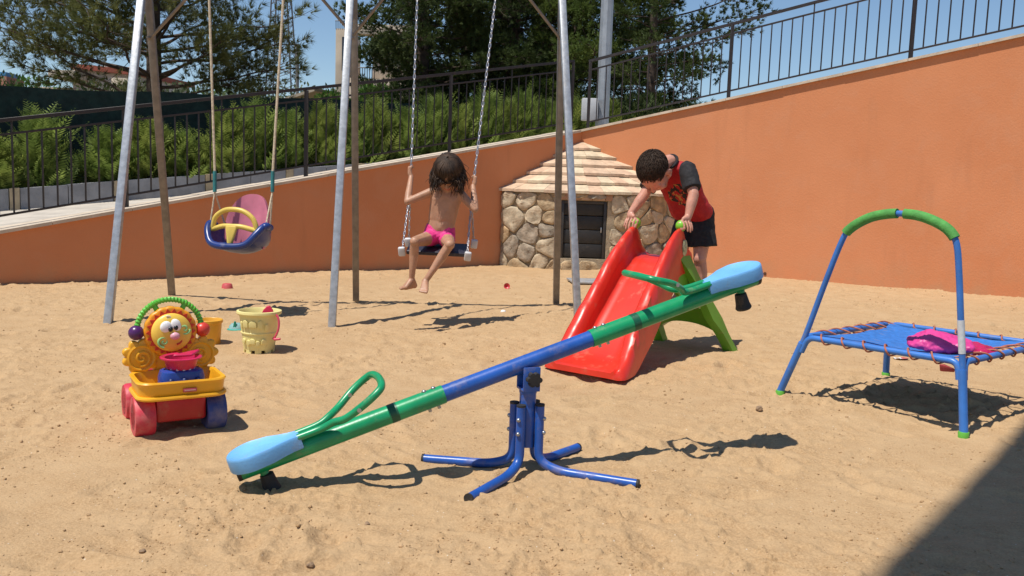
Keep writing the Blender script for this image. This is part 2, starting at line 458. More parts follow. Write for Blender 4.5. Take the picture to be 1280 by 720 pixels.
# corner fan and right run
zc = road1(LEN1); c0 = C + n1 * .25; c1 = C + n1 * W; c2 = C + n2 * W; c3 = C + n2 * .25
mid = C + (n1 + n2).normalized() * W * 1.15
zz2 = zc
rg.add([(p.x, p.y, zz2) for p in (c0, c1, mid, c2, c3)] + [(p.x, p.y, zz2 - .5) for p in (c0, c1, mid, c2, c3)],
       [(0, 1, 2, 3, 4), (9, 8, 7, 6, 5), (1, 6, 7, 2), (2, 7, 8, 3)])
rings = []
for i in range(21):
    s = (LEN2 + 2.4) * i / 20; z = zc + .17 * s; a = C + v * s + n2 * .25; b = C + v * s + n2 * W
    rings.append([(a.x, a.y, z - .5), (a.x, a.y, z), (b.x, b.y, z), (b.x, b.y, z - .5)])
rg.loft(rings)
tag(obj('ramp', rg, ROADM, angle=20), 'pale concrete ramp climbing behind the terracotta wall', None, None, 'structure')

def kerb_top(s): return .66 + .105 * (s)
kb = thing('kerb_wall', 'low grey block wall with tan pillars along the far side of the ramp', 'wall', A + n1 * W)
KM = mat('grey_block', (.26, .26, .27), .9, .16, 7, .4, 60, .2, (.2, .17, .13)); KT = mat('tan_block', (.42, .33, .21), .9, .16, 9, .4, 60)
s = -1.4; kg = G(); kt = G()
while s < 8.0:
    e = s + 1.02
    def blk(gq, s0, s1, t0, t1, dz):
        gq.loft(wall_pts(A, u, n1, s0, s1, kerb_top, t0, t1, lambda q: kerb_top(q) - .5, dz, 1))
    for k in range(2): blk(kg, s + k * .46 + .004, s + (k + 1) * .46 - .004, W, W + .14, random.uniform(-.004, .004))
    blk(kt, s + .925, s + 1.015, W - .012, W + .152, .004)
    s = e
obj('block_course', kg, KM, kb, smooth=False); obj('pillar', kt, KT, kb, smooth=False)

# terrain bank behind the kerb
XS = np.linspace(-60, 60, 90); 
vt = []; SS = np.concatenate([np.linspace(-30, 12, 60), np.linspace(13, 60, 20)]); TT = np.concatenate([[W + .14, W + .6, W + 1.2], np.linspace(W + 2, 90, 40)])
for t_ in TT:
    for s_ in SS:
        p = A + u * s_ + n1 * t_
        z = kerb_top(min(max(s_, -3), 8)) - .06 + .10 * mnoise.noise(V((s_ * .7, t_ * .7, 3))) * min(1, (t_ - W) * .3)
        if s_ < -3: z = z
        vt.append((p.x, p.y, z - (0 if t_ > W + .2 else .02)))
n_s = len(SS); ft = []
for i in range(len(TT) - 1):
    for j in range(n_s - 1): ft.append((i * n_s + j, i * n_s + j + 1, (i + 1) * n_s + j + 1, (i + 1) * n_s + j))
tag(np_obj('terrain', vt, ft, mat('garden_soil', (.16, .12, .07), .95, .3, 2, .5, 20, .3, (.09, .11, .04)), smooth=True), 'garden ground rising behind the hedge', None, None, 'structure')

# ---- railings
IRON = mat('dark_iron', (.022, .016, .016), .5, .2, 20, .1, 90, .12, (.08, .045, .03))
def bar_between(p, q, w):
    d = (q - p); L = d.length; z = d.normalized(); x = z.cross(V((0, 0, 1))) if abs(z.z) < .99 else V((1, 0, 0)); x.normalize(); y = z.cross(x)
    return G().box((p + q) / 2, (w, w if not hasattr(w, '__len__') else w, L), .002, 0, Matrix((x, y, z)).transposed(), 1)
def railing(P, d, nn, topf, s0, s1, posts, label, first, toff=.13):
    base = P + nn * toff; root = thing('railing', label, 'railing', base + d * s0 + V((0, 0, topf(s0))), 'iron railings along the ramp')
    pt = lambda s, h: base + d * s + V((0, 0, topf(s) + h))
    obj('handrail', bar_between(pt(s0, .845), pt(s1, .845), .030), IRON, root)
    obj('upper_rail', bar_between(pt(s0, .735), pt(s1, .735), .018), IRON, root)
    obj('lower_rail', bar_between(pt(s0, .10), pt(s1, .10), .018), IRON, root)
    for s in posts: obj('post', bar_between(pt(s, -.01), pt(s, .828), .036), IRON, root)
    allp = sorted(posts)
    for a, b in zip(allp, allp[1:]):
        nb = max(1, round((b - a) / .108)); 
        for k in range(1, nb):
            s = a + (b - a) * k / nb
            if s < s0 or s > s1: continue
            obj('baluster', bar_between(pt(s, .108), pt(s, .83 if k == nb // 2 else .728), .0125), IRON, root)
railing(A, u, n1, top1, -.75, LEN1 - .05, [-.72, 1.0, 2.70, 4.44, LEN1 - .06], 'dark iron railing on the shaded wall, in front of the conifer hedge', 0)
railing(C, v, n2, top2, .0, LEN2 + 1.0, [.02, 1.78, 3.66, 5.55], 'dark iron railing on the sunlit wall, against the blue sky', 1)

# ---- light pole
px0 = dp(753, 140, 12.4); px0.z = zc - .05
pole = thing('light_pole', 'tall grey galvanised lamp pole with a small meter box behind the railing corner', 'pole', px0)
GALV = mat('galvanised_pole', (.36, .38, .40), .45, .12, 8, .05, 40, .1, (.25, .23, .2), .55)
obj('shaft', G().tube([px0, px0 + V((0, 0, 6.5))], [.10, .066], 10), GALV, pole, angle=25)
bx = dp(737, 137, 12.3)
obj('meter_box', G().box(bx, (.22, .14, .30), .012), mat('grey_plastic_box', (.46, .47, .48), .5, .08), pole)

# ================================================================== STONE HUT
HL = gp(619, 331); HR = gp(830, 340)
HL = A + u * ((HL - A).dot(u)) ; HR = C + v * ((HR - C).dot(v))
def arc(f=1.0, n=25, sag=.34, ext=0.0):
    """front curve of the hut from left wall to right wall, scaled toward the corner"""
    ch_ = HR - HL; nrm = V((ch_.y, -ch_.x, 0)).normalized()
    out = []
    for i in range(n):
        t = i / (n - 1); tt_ = -ext + t * (1 + 2 * ext)
        p = HL + ch_ * tt_ + nrm * sag * (1 - (2 * t - 1) ** 2)
        out.append(C + (p - C) * f)
    return out
hut = thing('stone_hut', 'small round-fronted rubble stone hut with a stepped tile roof in the wall corner', 'hut', (HL + HR) / 2)
EAVE = .875
curve = arc(1.0, 81)
cum = [0]
for a_, b_ in zip(curve, curve[1:]): cum.append(cum[-1] + (b_ - a_).length)
CL = cum[-1]
def cpt(s, z, dep):
    s = min(max(s, 0), CL); i = 0
    while i < len(cum) - 2 and cum[i + 1] < s: i += 1
    t = (s - cum[i]) / (cum[i + 1] - cum[i]); p = curve[i].lerp(curve[i + 1], t)
    tg = (curve[min(i + 2, len(curve) - 1)] - curve[max(i - 1, 0)]).normalized(); nr = V((tg.y, -tg.x, 0))
    return V((p.x, p.y, 0)) + nr * dep + V((0, 0, z))
# door extents along the curve
def s_of_x(x):
    for i in range(len(curve) - 1):
        if curve[i].x <= x <= curve[i + 1].x: return cum[i] + (x - curve[i].x) / (curve[i + 1].x - curve[i].x) * (cum[i + 1] - cum[i])
D0, D1, DZ0, DZ1 = s_of_x(dp(700, 290, 9.9).x), s_of_x(dp(759, 290, 9.9).x), .13, .785
mg = G()
def sheet(s0, s1, z0, z1, dep, n=16):
    rings = []
    for i in range(n + 1):
        s = s0 + (s1 - s0) * i / n
        a_, b_ = cpt(s, z0, dep), cpt(s, z1, dep); c_, d_ = cpt(s, z1, dep - .12), cpt(s, z0, dep - .12)
        rings.append([a_, b_, c_, d_])
    mg.loft(rings)
sheet(0, D0, -.1, EAVE, .0); sheet(D1, CL, -.1, EAVE, .0); sheet(D0 + .001, D1 - .001, DZ1, EAVE - .001, -.004, 6); sheet(D0 + .001, D1 - .001, -.1, DZ0, -.004, 6)
hw = obj('mortar_wall', mg, mat('lime_mortar', (.34, .27, .18), .95, .2, 18, .6, 70), hut, angle=25)
STM = [mat('stone_tan', (.40, .29, .17), .85, .3, 12, .7, 45, .25, (.24, .17, .10)), mat('stone_ochre', (.40, .275, .15), .85, .3, 10, .7, 45, .25, (.25, .16, .09)),
       mat('stone_grey', (.33, .27, .20), .85, .3, 12, .7, 45, .25, (.2, .15, .11)), mat('stone_pale', (.47, .38, .26), .85, .25, 12, .7, 45, .2, (.3, .2, .12))]
def clip(poly, a, b, c):         # keep a*x+b*y<=c
    out = []
    for i in range(len(poly)):
        p, q = poly[i], poly[(i + 1) % len(poly)]; dp_, dq = a * p[0] + b * p[1] - c, a * q[0] + b * q[1] - c
        if dp_ <= 0: out.append(p)
        if dp_ * dq < 0:
            t = dp_ / (dp_ - dq); out.append((p[0] + (q[0] - p[0]) * t, p[1] + (q[1] - p[1]) * t))
    return out
rs = random.Random(21); sites = []
rows = [(.05, .17), (.22, .20), (.40, .22), (.59, .17), (.77, .19)]
for zi, (zc_, st) in enumerate(rows):
    s = .03 + (zi % 2) * .09
    while s < CL:
        sites.append((s + rs.uniform(-.06, .06), zc_ + rs.uniform(-.08, .08))); s += st * rs.uniform(.85, 1.45)
sg = G()
for i, (sx, sy) in enumerate(sites):
    poly = [(0, -.04), (CL, -.04), (CL, EAVE - .01), (0, EAVE - .01)]
    for j, (tx, ty) in enumerate(sites):
        if i != j:
            a_, b_ = tx - sx, ty - sy; poly = clip(poly, a_, b_, (tx * tx + ty * ty - sx * sx - sy * sy) / 2)
            if not poly: break
    if not poly: continue
    if D0 - .02 < sx < D1 + .02:
        poly = clip(poly, 0, -1, -(DZ1 + .02)) if sy > (DZ0 + DZ1) / 2 + .18 else (clip(poly, 0, 1, DZ0 - .02) if sy < DZ0 + .1 else [])
    elif sx <= D0: poly = clip(poly, 1, 0, D0 - .035)
    else: poly = clip(poly, -1, 0, -(D1 + .035))
    if len(poly) < 3: continue
    cx = sum(p[0] for p in poly) / len(poly); cy = sum(p[1] for p in poly) / len(poly)
    ext = max(math.hypot(p[0] - cx, p[1] - cy) for p in poly)
    if ext < .035: continue
    k = max(.5, 1 - .006 / ext); poly = [(cx + (p[0] - cx) * k, cy + (p[1] - cy) * k) for p in poly]
    for _ in range(1):
        q = []
        for a_, b_ in zip(poly, poly[1:] + poly[:1]):
            q += [(a_[0] * .75 + b_[0] * .25, a_[1] * .75 + b_[1] * .25), (a_[0] * .25 + b_[0] * .75, a_[1] * .25 + b_[1] * .75)]
        poly = q
    h = rs.uniform(.018, .045); rings = []
    for fk, dk in ((1.0, -.02), (1.0, .5), (.965, .85), (.86, 1.0), (.55, 1.0), (.25, 1.02)):
        ring = []
        for (x_, y_) in poly:
            x2, y2 = cx + (x_ - cx) * fk, cy + (y_ - cy) * fk
            nn_ = mnoise.fractal(V((x2 * 16, y2 * 16, i)), 1, 2, 5) * .024
            ring.append(cpt(x2 + nn_ * .5, y2 + nn_ * .5, h * dk + (nn_ if dk > .3 else 0)))
        rings.append(ring)
    sg.loft(rings, rs.choice([0, 0, 0, 1, 2, 2, 3, 3]))
obj('rubble_stones', sg, STM, hw, angle=50)
# lintel + door
lg = G(); s = D0 - .04
while s < D1 + .04:
    w = rs.uniform(.10, .15); e = min(s + w, D1 + .05)
    pts = [cpt(q, z_, d_) for q in (s + .004, e - .004) for z_ in (DZ1 + .008, EAVE - .012) for d_ in (-.03, .024)]
    lg.hpts(pts, rs.randrange(3), .004); s = e
obj('lintel', lg, [mat('lintel_brick', (.40, .22, .13), .9, .2, 12, .4, 60), STM[0], mat('lintel_pink', (.44, .28, .18), .9, .2, 12, .4, 60)], hut)
p0, p1 = cpt(D0, 0, -.05), cpt(D1, 0, -.05); dx_ = (p1 - p0).normalized(); dn = V((dx_.y, -dx_.x, 0)); DW = (p1 - p0).length
DARK = mat('dark_wood_door', (.016, .014, .013), .55, .25, 12, .2, 60, .15, (.09, .07, .05))
dg_ = G(); rotd = Matrix((dx_, -dn, V((0, 0, 1)))).transposed()
nz = 4; hz_ = (DZ1 - DZ0 - .02) / nz
for k in range(nz): dg_.box((p0 + p1) / 2 + V((0, 0, DZ0 + .01 + (k + .5) * hz_)), (DW - .07, .03, hz_ - .008), .004, 0, rotd)
door = obj('door', dg_, DARK, hut)
fg = G()
for q in (p0 + dx_ * .017, p1 - dx_ * .017): fg.box(q + dn * .012 + V((0, 0, (DZ0 + DZ1) / 2)), (.034, .05, DZ1 - DZ0 - .004), .004, 0, rotd)
fg.box((p0 + p1) / 2 + dn * .012 + V((0, 0, DZ1 - .018)), (DW - .07, .05, .032), .004, 0, rotd)
obj('door_frame', fg, mat('dark_frame', (.035, .03, .027), .5, .2), hut)
hg = G().box(p1 - dx_ * .055 + dn * .03 + V((0, 0, .46)), (.012, .03, .06), .003, 0, rotd)
obj('latch', hg, mat('worn_steel', (.4, .4, .4), .4, .1, metal=.8), door)
# stepped roof
RT = [mat('roof_cream', (.56, .40, .27), .85, .16, 9, .35, 60, .2, (.38, .25, .16)), mat('roof_pink', (.55, .38, .255), .85, .16, 9, .35, 60, .2, (.4, .25, .17)),
      mat('roof_sand', (.58, .47, .32), .85, .16, 9, .35, 60, .2, (.4, .3, .2)), mat('roof_rose', (.53, .38, .26), .85, .16, 9, .35, 60, .15)]
rfg = G(); NCRS = 6; apex_z = 1.50
for c_ in range(NCRS):
    f0, f1 = 1.045 - c_ / NCRS * 1.0, 1.045 - (c_ + 1.25) / NCRS * 1.0
    f1 = max(.02, f1); z0 = EAVE + (apex_z - EAVE) * c_ / NCRS; z1 = z0 + (apex_z - EAVE) / NCRS * 1.25 - .042
    NS = max(3, int(13 * f0)); N4 = NS * 4
    lo = arc(f0, N4 + 1, .34); hi = arc(f1, N4 + 1, .34); 
    for k in range(NS):
        mi = rs.choice([0, 0, 1, 2, 2, 3]); dz = rs.uniform(-.004, .004); rings = []
        for q in range(5):
            a_, b_ = lo[k * 4 + q], hi[k * 4 + q]
            if q in (0, 4):
                o_ = lo[k * 4 + (1 if q == 0 else 3)]; a_ = a_ + (o_ - a_) * .02
            jit = V((0, -rs.uniform(0, .003), 0))
            rings.append([V((a_.x, a_.y, z0 - .012 + dz)) + jit, V((a_.x, a_.y, z0 + .018 + dz)) + jit, V((b_.x, b_.y, z1 + .012 + dz)), V((b_.x, b_.y, z1 - .014 + dz))])
        rfg.loft(rings, mi)
obj('tile_roof', rfg, RT, hut, smooth=False)
# metal plate on the sand by the hut
q = gp(733, 352, .01); pg = G().box((0, 0, 0), (.62, .38, .018), .004, 0, Matrix.Rotation(.1, 3, 'Z'))
pl = tag(obj('drain_cover', pg, mat('grey_steel_plate', (.33, .34, .35), .6, .15, 10, .1, 60, .5, dirtcol=(.38, .30, .2), metal=.3)), 'flat grey metal cover lying on the sand in front of the stone hut', 'cover')
pl.location = (q.x + .14, q.y, .018)

# ================================================================== SWING SET
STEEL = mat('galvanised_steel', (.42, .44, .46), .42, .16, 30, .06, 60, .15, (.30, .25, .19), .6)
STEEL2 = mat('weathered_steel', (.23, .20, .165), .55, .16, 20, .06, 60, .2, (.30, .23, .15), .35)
fA, rA = gp(135, 405), gp(215, 370); fB, rB = gp(415, 408), gp(445, 377); fC, rC = gp(723, 412), gp(695, 382)
BH = 2.27
bA = dp(181.5, -23, 5.93); bC = dp(702.5, -23, 6.24); bd = (bC - bA).normalized()
bB = bA + bd * ((dp(440.5, -23, 6.06) - bA).dot(bd)); BH = bB.z
sw = thing('swing_frame', 'galvanised steel swing frame with three pairs of splayed legs', 'swing frame', (bB.x, bB.y, 0))
def square_tube(p, q, w):
    d = (q - p).normalized(); x = bd - d * bd.dot(d); x.normalize(); y = d.cross(x)
    return G().box((p + q) / 2, (w, w, (q - p).length), .006, 0, Matrix((x, y, d)).transposed(), 2)
obj('crossbeam', square_tube(bA - bd * .12, bC + bd * .12, .055), STEEL, sw)
for f_, r_, b_ in ((fA, rA, bA), (fB, rB, bB), (fC, rC, bC)):
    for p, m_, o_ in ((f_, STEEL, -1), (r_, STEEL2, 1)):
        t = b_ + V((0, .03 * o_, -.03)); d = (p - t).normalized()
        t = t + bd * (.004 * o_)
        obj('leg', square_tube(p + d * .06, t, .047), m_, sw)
def brace(fr, b_, side, k=.16, L=.34):
    p = b_.lerp(fr, k); q = b_ + bd * side * L + V((0, 0, -.02))
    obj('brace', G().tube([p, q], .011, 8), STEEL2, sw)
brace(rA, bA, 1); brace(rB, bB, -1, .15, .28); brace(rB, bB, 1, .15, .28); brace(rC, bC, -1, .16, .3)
for fr, b_ in ((rA, bA), (rB, bB), (rC, bC)): obj('bracket', G().ball(b_.lerp(fr, .16) + V((0, -.025, 0)), .012, sub=2), STEEL2, sw)
def beam_at(px):
    """point under the beam on the vertical plane of the beam seen at px (top of image)"""
    d = ray(px, -14); best = bA
    t = (bA.x * 1)
    # solve bA + bd*k == d*m in xy
    det = bd.x * (-d.y) - bd.y * (-d.x); k = ((-bA.x) * (-d.y) - (-bA.y) * (-d.x)) / det
    k3 = k / math.hypot(bd.x, bd.y) * math.hypot(bd.x, bd.y); p = bA + bd * k3; return p - V((0, 0, .03))

# ---- baby swing
ROPE = mat('cream_rope', (.55, .46, .33), .9, .2, 60, .5, 200); TEAL = mat('teal_sleeve', (.02, .16, .17), .6, .2, 20)
BLUEP = mat('blue_plastic', (.012, .035, .17), .33, .2, 6, .02, 60, .18, (.2, .2, .22)); PINKP = mat('pink_plastic', (.56, .17, .24), .42, .15, 6, .02, 60, .1)
YELP = mat('yellow_plastic', (.68, .50, .10), .42, .12, 6, .02, 60, .1)
SC0 = dp(303, 297, 5.9)
bs = thing('baby_swing', 'blue bucket toddler swing with pink back and yellow T bar on cream ropes', 'swing', SC0)
def P(x, y, z): return SC0 + V((x, y, z))
# yaw so that it faces slightly left
yaw = Matrix.Rotation(R(-14), 3, 'Z')
def PL(x, y, z): return SC0 + yaw @ V((x, y, z))
# blue shell: scoop loft front(-y) to back
rings = []
for t_, hw_, zt, zb, yo in ((0, .155, -.015, -.055, -.17), (.12, .185, .045, -.075, -.14), (.3, .195, .07, -.10, -.07), (.5, .19, .07, -.11, 0), (.7, .17, .05, -.10, .08), (.9, .13, .02, -.07, .14), (1, .09, 0, -.03, .165)):
    th = .022; ring = []
    N_ = 13
    for k in range(N_):
        a = math.pi * k / (N_ - 1); x = -hw_ * math.cos(a); z = zt - (zt - zb) * math.sin(a) ** .6
        ring.append(PL(x, yo, z))
    for k in range(N_ - 1, -1, -1):
        a = math.pi * k / (N_ - 1); x = -(hw_ - th) * math.cos(a); z = zt + .002 - (zt - zb - th) * math.sin(a) ** .6
        ring.append(PL(x, yo + (th if t_ == 0 else 0), z))
    rings.append(ring)
obj('seat_shell', G().loft(rings), BLUEP, bs, angle=60)
rim = bez([PL(-.205, .0, .075), PL(-.203, -.07, .085), PL(-.178, -.13, .035), PL(-.12, -.175, -.035), PL(0, -.19, -.05), PL(.12, -.175, -.035), PL(.178, -.13, .035), PL(.203, -.07, .085), PL(.205, 0, .075)], 6)
rim_g = G().tube(rim, .023, 12); rim_g.ball(rim[0], .024, sub=2); rim_g.ball(rim[-1], .024, sub=2)
rim_g.ball(PL(-.205, -.05, .085), (.032, .05, .028), sub=2); rim_g.ball(PL(.205, -.05, .085), (.032, .05, .028), sub=2)
obj('seat_rim', rim_g, BLUEP, bs, angle=60)
# pink backrest: curved tall shell
rings = []
for k in range(25):
    a = -1 + 2 * k / 24; x = .172 * a
    topz = -.03 + .315 * max(.02, 1 - abs(a) ** 2.6 * .97) ** .5; yb = .115 - .10 * a * a
    rings.append([PL(x * .9, yb, -.07), PL(x * 1.0, yb + .035, topz * .5), PL(x, yb + .055, topz), PL(x, yb + .030, topz + .006), PL(x, yb + .01, topz * .5), PL(x * .9, yb - .024, -.07)])
obj('backrest', G().loft(rings), PINKP, bs, angle=60)
obj('strap', G().tube(bez([PL(-.065, .085, -.05), PL(-.06, .115, .06), PL(-.045, .142, .20), PL(-.04, .152, .275)], 6), .010, 8), mat('mauve_strap', (.22, .05, .09), .7), bs)
yb_ = G()
arcp = bez([PL(-.165, -.09, .045), PL(-.14, -.10, .130), PL(-.075, -.105, .178), PL(0, -.108, .190), PL(.075, -.105, .178), PL(.14, -.10, .130), PL(.165, -.09, .045)], 6)
yb_.tube(arcp, .017, 10)
yb_.tube(bez([PL(-.155, -.095, .055), PL(-.07, -.12, .078), PL(0, -.125, .080), PL(.07, -.12, .078), PL(.155, -.095, .055)], 6), .017, 10)
yb_.hull([(PL(-.03, -.13, .075), .014), (PL(.03, -.13, .075), .014), (PL(0, -.155, -.045), .016)])
obj('t_bar', yb_, YELP, bs, angle=60)
for px_, sx in ((261, -1), (355, 1)):
    tp = beam_at(px_); k0 = PL(sx * .185, -.01, .36)
    tgt = dp(268.5 if sx < 0 else 341, 214, 5.92)
    jn = dp(268.5 if sx < 0 else 340.5, 240, 5.91)
    rp = obj('rope', G().tube([tp, tp.lerp(tgt, .5), tgt, jn], .0085, 8), ROPE, bs)
    lower = G().tube([jn, PL(sx * .205, -.06, .075)], .006, 8).tube([jn, PL(sx * .165, .07, .05)], .006, 8)
    obj('lower_rope', lower, ROPE, rp)
    obj('sleeve', G().tube([tgt, jn], .0125, 10), TEAL, rp)
    obj('hook', G().ball(tp + V((0, 0, -.02)), (.016, .016, .03), sub=2), STEEL2, rp)

# ---- board swing (girl on it)
CHM = mat('chain_steel', (.45, .44, .45), .35, .2, 20, metal=.85); SEATM = mat('black_plastic_seat', (.022, .02, .035), .45, .2, 10, .05, 60, .25, (.2, .17, .15))
CLIPM = mat('milky_clip', (.55, .55, .56), .5, .1)
s_fl, s_fr, s_bl, s_br = dp(503, 313, 5.70), dp(584, 319, 5.70), dp(511, 301.5, 5.90), dp(592, 303.5, 5.90)
scn = (s_fl + s_fr + s_bl + s_br) / 4
bw = thing('board_swing', 'dark flat swing seat hanging on steel chains, carrying the girl', 'swing', scn)
ex = ((s_fr - s_fl) + (s_br - s_bl)).normalized(); ey = ((s_bl - s_fl) + (s_br - s_fr)); ey = (ey - ex * ey.dot(ex)).normalized(); ez = ex.cross(ey)
SW = ((s_fr - s_fl).length + (s_br - s_bl).length) / 2; SD = (s_bl - s_fl).length
rot = Matrix((ex, ey, ez)).transposed()
obj('seat', G().box(scn - ez * .012, (SW - .03, SD - .02, .028), .008, 0, rot, 3), SEATM, bw)
def chain_links(path, pitch=.034, L=.046, w=.022, r=.0042):
    g_ = G(); d_acc = 0; pts = [V(p) for p in path]; k = 0
    for a, b in zip(pts, pts[1:]):
        t = (b - a).normalized(); n = max(1, round((b - a).length / pitch)); st = (b - a).length / n
        x = t.cross(V((0, 1, 0))).normalized(); y = t.cross(x)
        for i in range(n):
            c = a + t * st * (i + .5); s_ = x if k % 2 == 0 else y; k += 1
            s_ = (s_ * .8 + (y if k % 2 else x) * .35).normalized()
            loop = []
            for q in range(12):
                an = 2 * math.pi * q / 12; cx = math.cos(an); sx = math.sin(an)
                loop.append(c + t * (sx * (L / 2 - w / 2) * 1.0 + (w / 2 - r) * sx) + s_ * cx * (w / 2 - r))
            g_.tube(loop, r, 6, closed=True)
    return g_
CHAINS = {}
for sx, top_px, jpx, fr_, bk_ in ((-1, 522, (513, 236), s_fl, s_bl), (1, 621, (589.5, 250), s_fr, s_br)):
    tp = beam_at(top_px); jn = dp(*jpx, 5.87)
    CHAINS[sx] = (tp, jn)
    c_ = obj('chain', chain_links([tp, jn]), CHM, bw, angle=80)
    obj('lower_chain', chain_links([jn, fr_ + V((0, 0, .015))], .03, .04, .019, .0038), CHM, c_, angle=80)
    obj('lower_chain', chain_links([jn, bk_ + V((0, 0, .015))], .03, .04, .019, .0038), CHM, c_, angle=80)
    for q in (fr_, bk_): obj('clip', G().box(q - ez * .008 + ex * sx * .004, (.045, .028, .062), .009, 0, rot @ Matrix.Rotation(.1 * sx, 3, 'Y'), 3), CLIPM, bw)
def on_chain(sx, py):
    tp, jn = CHAINS[sx]; best = min((abs(k / 400), k) for k in range(1))
    # find param whose projection has image row py
    lo_, hi_ = 0.0, 1.0
    for _ in range(40):
        m_ = (lo_ + hi_) / 2; p = tp.lerp(jn, m_)
        if proj(p)[1] < py: lo_ = m_
        else: hi_ = m_
    return tp.lerp(jn, lo_)
def proj(p):
    ct, st = math.cos(PITCH), math.sin(PITCH); q = V((p.x, p.y, p.z - CAM_H))
    fz = q.y * ct - q.z * st; fy = q.y * st + q.z * ct; a, b = q.x / fz, fy / fz
    x = a * math.cos(ROLL) + b * math.sin(ROLL); y = -a * math.sin(ROLL) + b * math.cos(ROLL)
    return (640 + FPX * x, 360 - FPX * y)

# ================================================================== SEESAW
GREENP = mat('green_paint', (.008, .27, .105), .32, .14, 12, .03, 80, .2); BLUEM = mat('blue_paint', (.016, .085, .36), .34, .14, 12, .03, 80, .24)
SKYP = mat('light_blue_plastic', (.15, .41, .76), .45, .10, 8, .08, 160, .16); BLACKP = mat('black_rubber', (.018, .017, .017), .7, .2, 15, .1, 80, .25)
DGREEN = mat('dark_green_tape', (.006, .09, .045), .4, .1); BOLT = mat('bolt_steel', (.42, .42, .42), .4, .1, metal=.9)
sb_ = V((.062, 2.735, 0))
ss = thing('seesaw', 'blue and green metal seesaw with light blue seats, left end resting on the sand', 'seesaw', sb_)
BL_ = dp(298, 589, 2.46); BR_ = dp(944, 346, 3.0); cen = (BL_ + BR_) / 2
e_ = (BR_ - BL_).normalized(); wv = V((-e_.y, e_.x, 0)).normalized(); nv = e_.cross(wv).normalized()
if nv.z < 0: nv = -nv
HLEN = (BR_ - BL_).length / 2
def B(s, w_=0, n_=0): return cen + e_ * s + wv * w_ + nv * n_
obj('beam', G().tube([B(-.262), B(.262)], .0265, 20), BLUEM, ss)
for sg_ in (-1, 1):
    def Q(s, w_=0, n_=0): return cen + e_ * (sg_ * (HLEN - s)) + wv * w_ * sg_ + nv * n_     # s measured from the outer end
    arm = obj('arm', G().tube([Q(0), Q(HLEN - .255)], .0290, 20), GREENP, ss)
    obj('tape_band', G().tube([Q(HLEN - .43), Q(HLEN - .405)], .0296, 20), DGREEN, arm)
    obj('end_plug', G().tube([Q(-.006), Q(.006)], .0297, 20), BLACKP, arm)
    for k in (.28, .31):
        p = Q(HLEN - k)
        obj('bolt', G().ball(p + nv * .029, (.008, .008, .006), sub=2), BOLT, arm); obj('nut', G().tube([p - nv * .027, p - nv * .038], .0055, 8), BOLT, arm)
    # seat: teardrop
    out = []
    for k in range(24):
        a = math.pi * (.5 + k / 23.0); out.append((.078 + .085 * math.cos(a), .088 * math.sin(a)))
    out = [(a * .86, c * .86) for a, c in out] + [(.118, -.066), (.15, -.048), (.18, -.036), (.208, -.032), (.208, .032), (.18, .036), (.15, .048), (.118, .066)]
    b_ = bmesh.new()
    rings = []
    for sc_f, zz in ((.985, -.016), (1.0, -.012), (1.0, .022), (.99, .028), (.965, .031), (.90, .028), (.6, .022), (.25, .020)):
        ring = []
        for (a, c) in out:
            a2 = .095 + (a - .095) * sc_f; c2 = c * sc_f
            hump = .016 * max(0, (a2 - .10) / .11) if zz > 0 else .0
            dip = -.010 * math.exp(-((a2 - .08) / .06) ** 2 - (c2 / .05) ** 2) if zz > .0215 else 0
            ring.append(Q(a2 - .014, c2, .022 + zz - hump * .5 + dip))
        rings.append(ring)
    seat = obj('seat', G().loft(rings), SKYP, ss, angle=55)
    sl_ = G()
    for k in (.115, .14): sl_.box(Q(k, .012, .05), (.012, .004, .004), 0, 0, Matrix((e_, wv, nv)).transposed())
    # handle loop
    nf = .80 if sg_ < 0 else 1.03; ds_ = 0 if sg_ < 0 else -.028
    hp = [Q(.185, .022, .038), Q(.255, .025, .040), Q(.295, .040, .050), Q(.33 + ds_ * .4, .072, .072 * nf), Q(.385 + ds_, .100, .104 * nf), Q(.432 + ds_, .102, .130 * nf), Q(.456 + ds_, .080, .143 * nf)]
    hp = hp + [Q(.464 + ds_, 0, .148 * nf)] + [Q(*[(HLEN - ((p - cen).dot(e_) * sg_))], -(p - cen).dot(wv) * sg_, (p - cen).dot(nv)) for p in hp[::-1]]
    hd = obj('handle', G().tube(bez(hp, 5), .0115, 12), GREENP, ss)
    for s_ in (-1, 1): obj('clamp', G().tube([Q(.372 + ds_, s_ * .095 - .015, .096 * nf), Q(.372 + ds_, s_ * .095 + .015, .096 * nf)], .0065, 8), BOLT, hd)
    bp = G().tube([Q(.065, 0, -.02), Q(.068, 0, -.045)], .0135, 12)
    bump = obj('bumper_peg', bp, GREENP, ss)
    fz = Q(.07, 0, -.062); ft_ = G(); ft_.lathe([(.012, .028), (.020, .024), (.024, -.012), (.028, -.026), (.024, -.032), (.0001, -.032)], fz, 16, rot=Matrix((e_, wv, nv)).transposed())
    obj('rubber_foot', ft_, BLACKP, bump)
